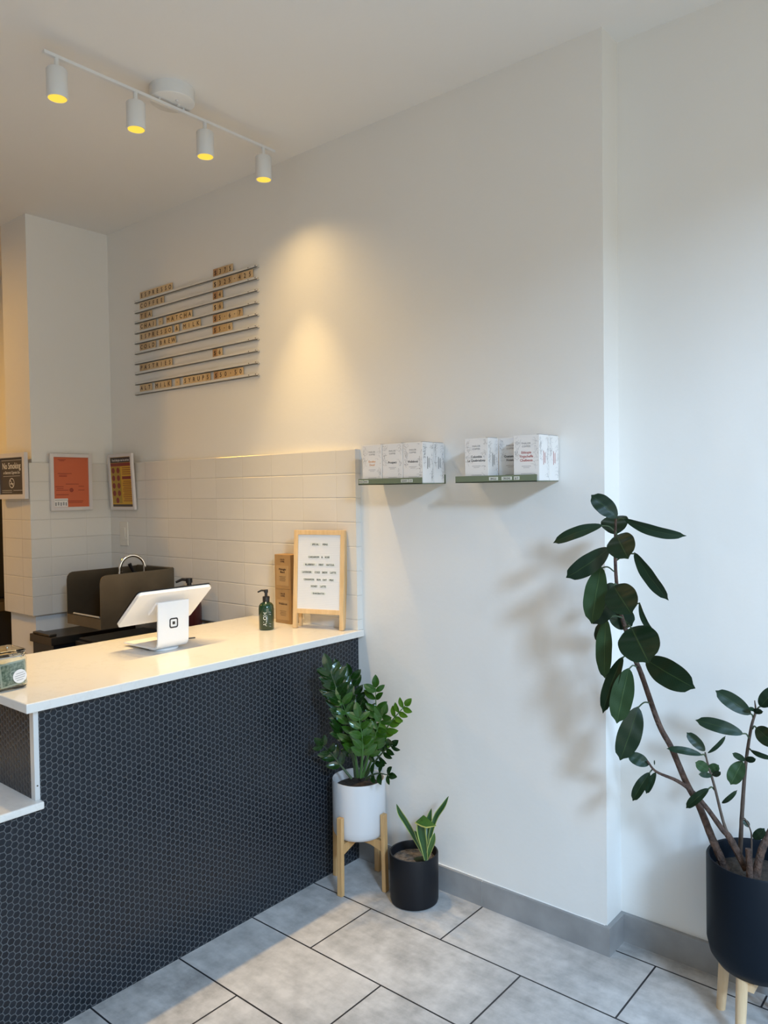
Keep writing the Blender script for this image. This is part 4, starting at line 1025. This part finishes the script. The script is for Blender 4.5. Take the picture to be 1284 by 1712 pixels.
FR = [ # frond control points (px, py, X), leaflet length px, pairs, material
 ([(597, 1296, 2.10), (583, 1240, 2.07), (570, 1176, 2.03), (552, 1122, 2.00)], 36, 17, ZZD),
 ([(600, 1296, 2.12), (590, 1240, 2.10), (580, 1180, 2.08), (566, 1125, 2.06)], 28, 12, ZZD),
 ([(603, 1296, 2.19), (603, 1230, 2.20), (597, 1180, 2.20), (585, 1130, 2.19)], 27, 9, ZZD),
 ([(607, 1297, 2.20), (622, 1240, 2.22), (628, 1200, 2.22), (628, 1150, 2.20)], 27, 7, ZZM),
 ([(610, 1298, 2.18), (630, 1250, 2.18), (650, 1212, 2.17), (677, 1180, 2.16)], 24, 9, ZZL),
 ([(598, 1300, 2.10), (593, 1255, 2.07), (586, 1215, 2.05), (572, 1172, 2.03)], 31, 6, ZZM),
 ([(588, 1302, 2.10), (570, 1280, 2.08), (556, 1262, 2.06), (538, 1245, 2.04)], 27, 4, ZZD),
 ([(612, 1303, 2.12), (622, 1296, 2.10), (634, 1293, 2.09), (650, 1296, 2.08)], 24, 3, ZZD),
 ([(611, 1300, 2.14), (626, 1275, 2.14), (640, 1258, 2.13), (655, 1246, 2.12)], 24, 5, ZZD),
 ([(603, 1300, 2.08), (606, 1262, 2.05), (606, 1235, 2.04), (600, 1200, 2.03)], 31, 6, ZZM),
 ([(606, 1299, 2.11), (616, 1262, 2.09), (628, 1228, 2.08), (640, 1195, 2.07)], 27, 7, ZZM),
 ([(594, 1300, 2.13), (590, 1262, 2.12), (584, 1232, 2.11), (570, 1200, 2.10)], 29, 6, ZZD),
 ([(600, 1300, 2.20), (612, 1262, 2.22), (618, 1225, 2.23), (612, 1190, 2.22)], 29, 7, ZZD),
]
def clearp(px, py, x):
    p = onx(px, py, x); lim = 2.0
    if p.y > lim:
        d = ray(px, py); p = V((0, 0, HC)) + d * (lim / d.y)
    return p
rg = random.Random(4)
for fi, (cp, ll, npair, m_) in enumerate(FR):
    P3 = spline([clearp(a, b, c_) for a, b, c_ in cp], 8); n_ = len(P3)
    fr = obj('frond', MB().tube(P3, [.0052 * (1 - .75 * i / n_) for i in range(n_)], 8), PETIOLE if m_ is ZZD else mat('zz_stem_%s' % chr(97 + fi), (.05, .13, .03), .3), zz, True)
    L3 = ll * depth(P3[n_ // 2]) / F_PX; vs_, uv_, fs_ = [], [], []
    def addleaf(p, d, nn, ln, wd_):
        v_, u_, f_ = leaf_mesh(p, p + d * ln, wd_, nn, droop=.06, fold=.22, shape=.48, nl=8, nw=4)
        k0 = len(vs_); vs_.extend(v_); uv_.extend(u_); fs_.extend([tuple(i + k0 for i in f) for f in f_])
    for k_ in range(npair):
        t = .36 + .62 * k_ / max(1, npair - 1); i = min(n_ - 2, int(t * (n_ - 1))); p = P3[i]; ax = (P3[i + 1] - P3[i]).normalized()
        view = (V((0, 0, HC)) - p).normalized(); sd = ax.cross(view).normalized()
        tw = rg.uniform(-.5, .5); sd = (Matrix.Rotation(tw, 3, ax) @ sd); nn = sd.cross(ax)
        if nn.dot(view) < 0: nn = -nn
        for s_ in (-1, 1):
            d = (sd * s_ * rg.uniform(.75, 1) + ax * rg.uniform(.55, .95) + nn * rg.uniform(-.1, .35)).normalized()
            ln = L3 * (1 - .25 * (t - .36)) * rg.uniform(.85, 1.12)
            n2 = (nn + sd * s_ * -.3 + V((rg.uniform(-.25, .25), rg.uniform(-.25, .25), rg.uniform(0, .35)))).normalized()
            addleaf(p, d, n2, ln, ln * rg.uniform(.42, .52))
    addleaf(P3[-1], (P3[-1] - P3[-3]).normalized(), (V((0, 0, HC)) - P3[-1]).normalized(), L3 * .9, L3 * .45)
    o = obj('leaflets', MB().add(vs_, fs_), m_, fr, True, uvs=uv_)
    o['label'] = {id(ZZD): 'dark green glossy leaflets', id(ZZM): 'mid green glossy leaflets', id(ZZL): 'bright green leaflets'}[id(m_)]

# ------------------------------------------------------------------ small black pot with snake plant
C3 = V((2.188, 1.722, 0))
bp_ = root('black_planter', C3, 'small matte black cylindrical planter standing on the floor by the wall', 'planter')
obj('pot', MB().lathe(C3, [(0, .0005), (.078, .0005), (.086, .004), (.0885, .013), (.0895, .178), (.0885, .1805), (.0835, .1805), (.0825, .178), (.0815, .12), (0, .12)], 64), BLACKM, bp_, True)
mb = MB(); n_ = 40; prof = []
obj('soil', MB().lathe(C3, [(.081, .125), (.081, .150), (.06, .153), (.03, .155), (0, .156)], 40), SOILL, bp_, True)
mb = MB()
rg = random.Random(9)
for k_ in range(60):
    a, rr_ = rg.uniform(0, 6.28), .072 * math.sqrt(rg.random()); s_ = rg.uniform(.0012, .003)
    p = C3 + V((rr_ * math.cos(a), rr_ * math.sin(a), .1535)); mb.obox(p, V((math.cos(a * 3), math.sin(a * 3), 0)), V((-math.sin(a * 3), math.cos(a * 3), 0)), Z, s_, s_ * .8, s_ * .7, s_ * .2)
tag(obj('soil_grit', mb, [SOILL], bp_), 'loose grit on the soil', kind='stuff')
sn = root('snake_plant', (C3.x + .02, C3.y - .01, .15), 'young snake plant with yellow-edged blades in the small black planter', 'plant')
def z8(x, y): return (640 + x / 8.15, 1320 + y / 8.15)
def blade(pts, wpx, m_, label=None, roll=0.0):
    P3 = spline([onx(*p, x) for p, x in pts], 6); n_ = len(P3); vs, uv, fs = [], [], []
    for i, p in enumerate(P3):
        t = i / (n_ - 1); ax = (P3[min(i + 1, n_ - 1)] - P3[max(i - 1, 0)]).normalized()
        view = (V((0, 0, HC)) - p).normalized(); nn = (view - ax * view.dot(ax)).normalized(); nn = Matrix.Rotation(roll, 3, ax) @ nn; sd = ax.cross(nn)
        prof_ = (.35 + .65 * math.sin(min(1, t / .62) * PI / 2)) * (1 if t < .62 else max(.03, math.cos((t - .62) / .38 * PI / 2) ** .8))
        hw_ = wpx / 8.15 * depth(p) / F_PX / 2 * prof_
        for j in range(7):
            s_ = j / 3 - 1; vs.append(p + sd * s_ * hw_ + nn * hw_ * .35 * s_ * s_); uv.append((t, j / 6))
    for i in range(n_ - 1):
        for j in range(6): a = i * 7 + j; fs.append((a, a + 7, a + 8, a + 1))
    o = obj('blade', MB().add(vs, fs), m_, sn, True, uvs=uv)
    for p in o.data.polygons: p.use_smooth = True
    if label: o['label'] = label
blade([(z8(592, 965), 2.16), (z8(470, 720), 2.15), (z8(330, 470), 2.13), (z8(235, 320), 2.11), (z8(185, 195), 2.10)], 78, SNK)
blade([(z8(585, 965), 2.17), (z8(600, 700), 2.19), (z8(615, 480), 2.21), (z8(662, 255), 2.22)], 105, SNK)
blade([(z8(600, 960), 2.18), (z8(650, 620), 2.20), (z8(720, 380), 2.22), (z8(825, 220), 2.23), (z8(897, 88), 2.24)], 72, SNK)
blade([(z8(590, 960), 2.14), (z8(545, 780), 2.125), (z8(500, 660), 2.12), (z8(430, 560), 2.11)], 88, SNK2)
blade([(z8(600, 960), 2.14), (z8(640, 820), 2.13), (z8(680, 700), 2.12), (z8(706, 588), 2.12)], 80, SNK2)
blade([(z8(590, 962), 2.13), (z8(560, 760), 2.12), (z8(530, 600), 2.115), (z8(520, 470), 2.11), (z8(545, 415), 2.10)], 130, SNK)
# the folded blade lies over as a broad triangular flap
F = [onx(*z8(x_, y_), q) for x_, y_, q in ((430, 455, 2.10), (555, 345, 2.12), (735, 497, 2.09), (600, 528, 2.08), (520, 505, 2.085))]
cF = sum(F, V((0, 0, 0))) / 5
vs = F + [cF + V((-.006, -.004, .006))]
uvF = [(0, .95), (.5, .5), (1, .9), (.6, .98), (.3, .98), (.5, .6)]
o = obj('folded_blade', MB().add(vs, [(0, 1, 5), (1, 2, 5), (2, 3, 5), (3, 4, 5), (4, 0, 5)]), SNK2, sn, True, uvs=uvF)
o['label'] = 'yellow-edged blade folded over sideways'
obj('crown', MB().tube([C3 + V((.0, -.012, .148)), onx(*z8(592, 930), 2.15)], [.012, .010], 12), PETIOLE, sn, True)
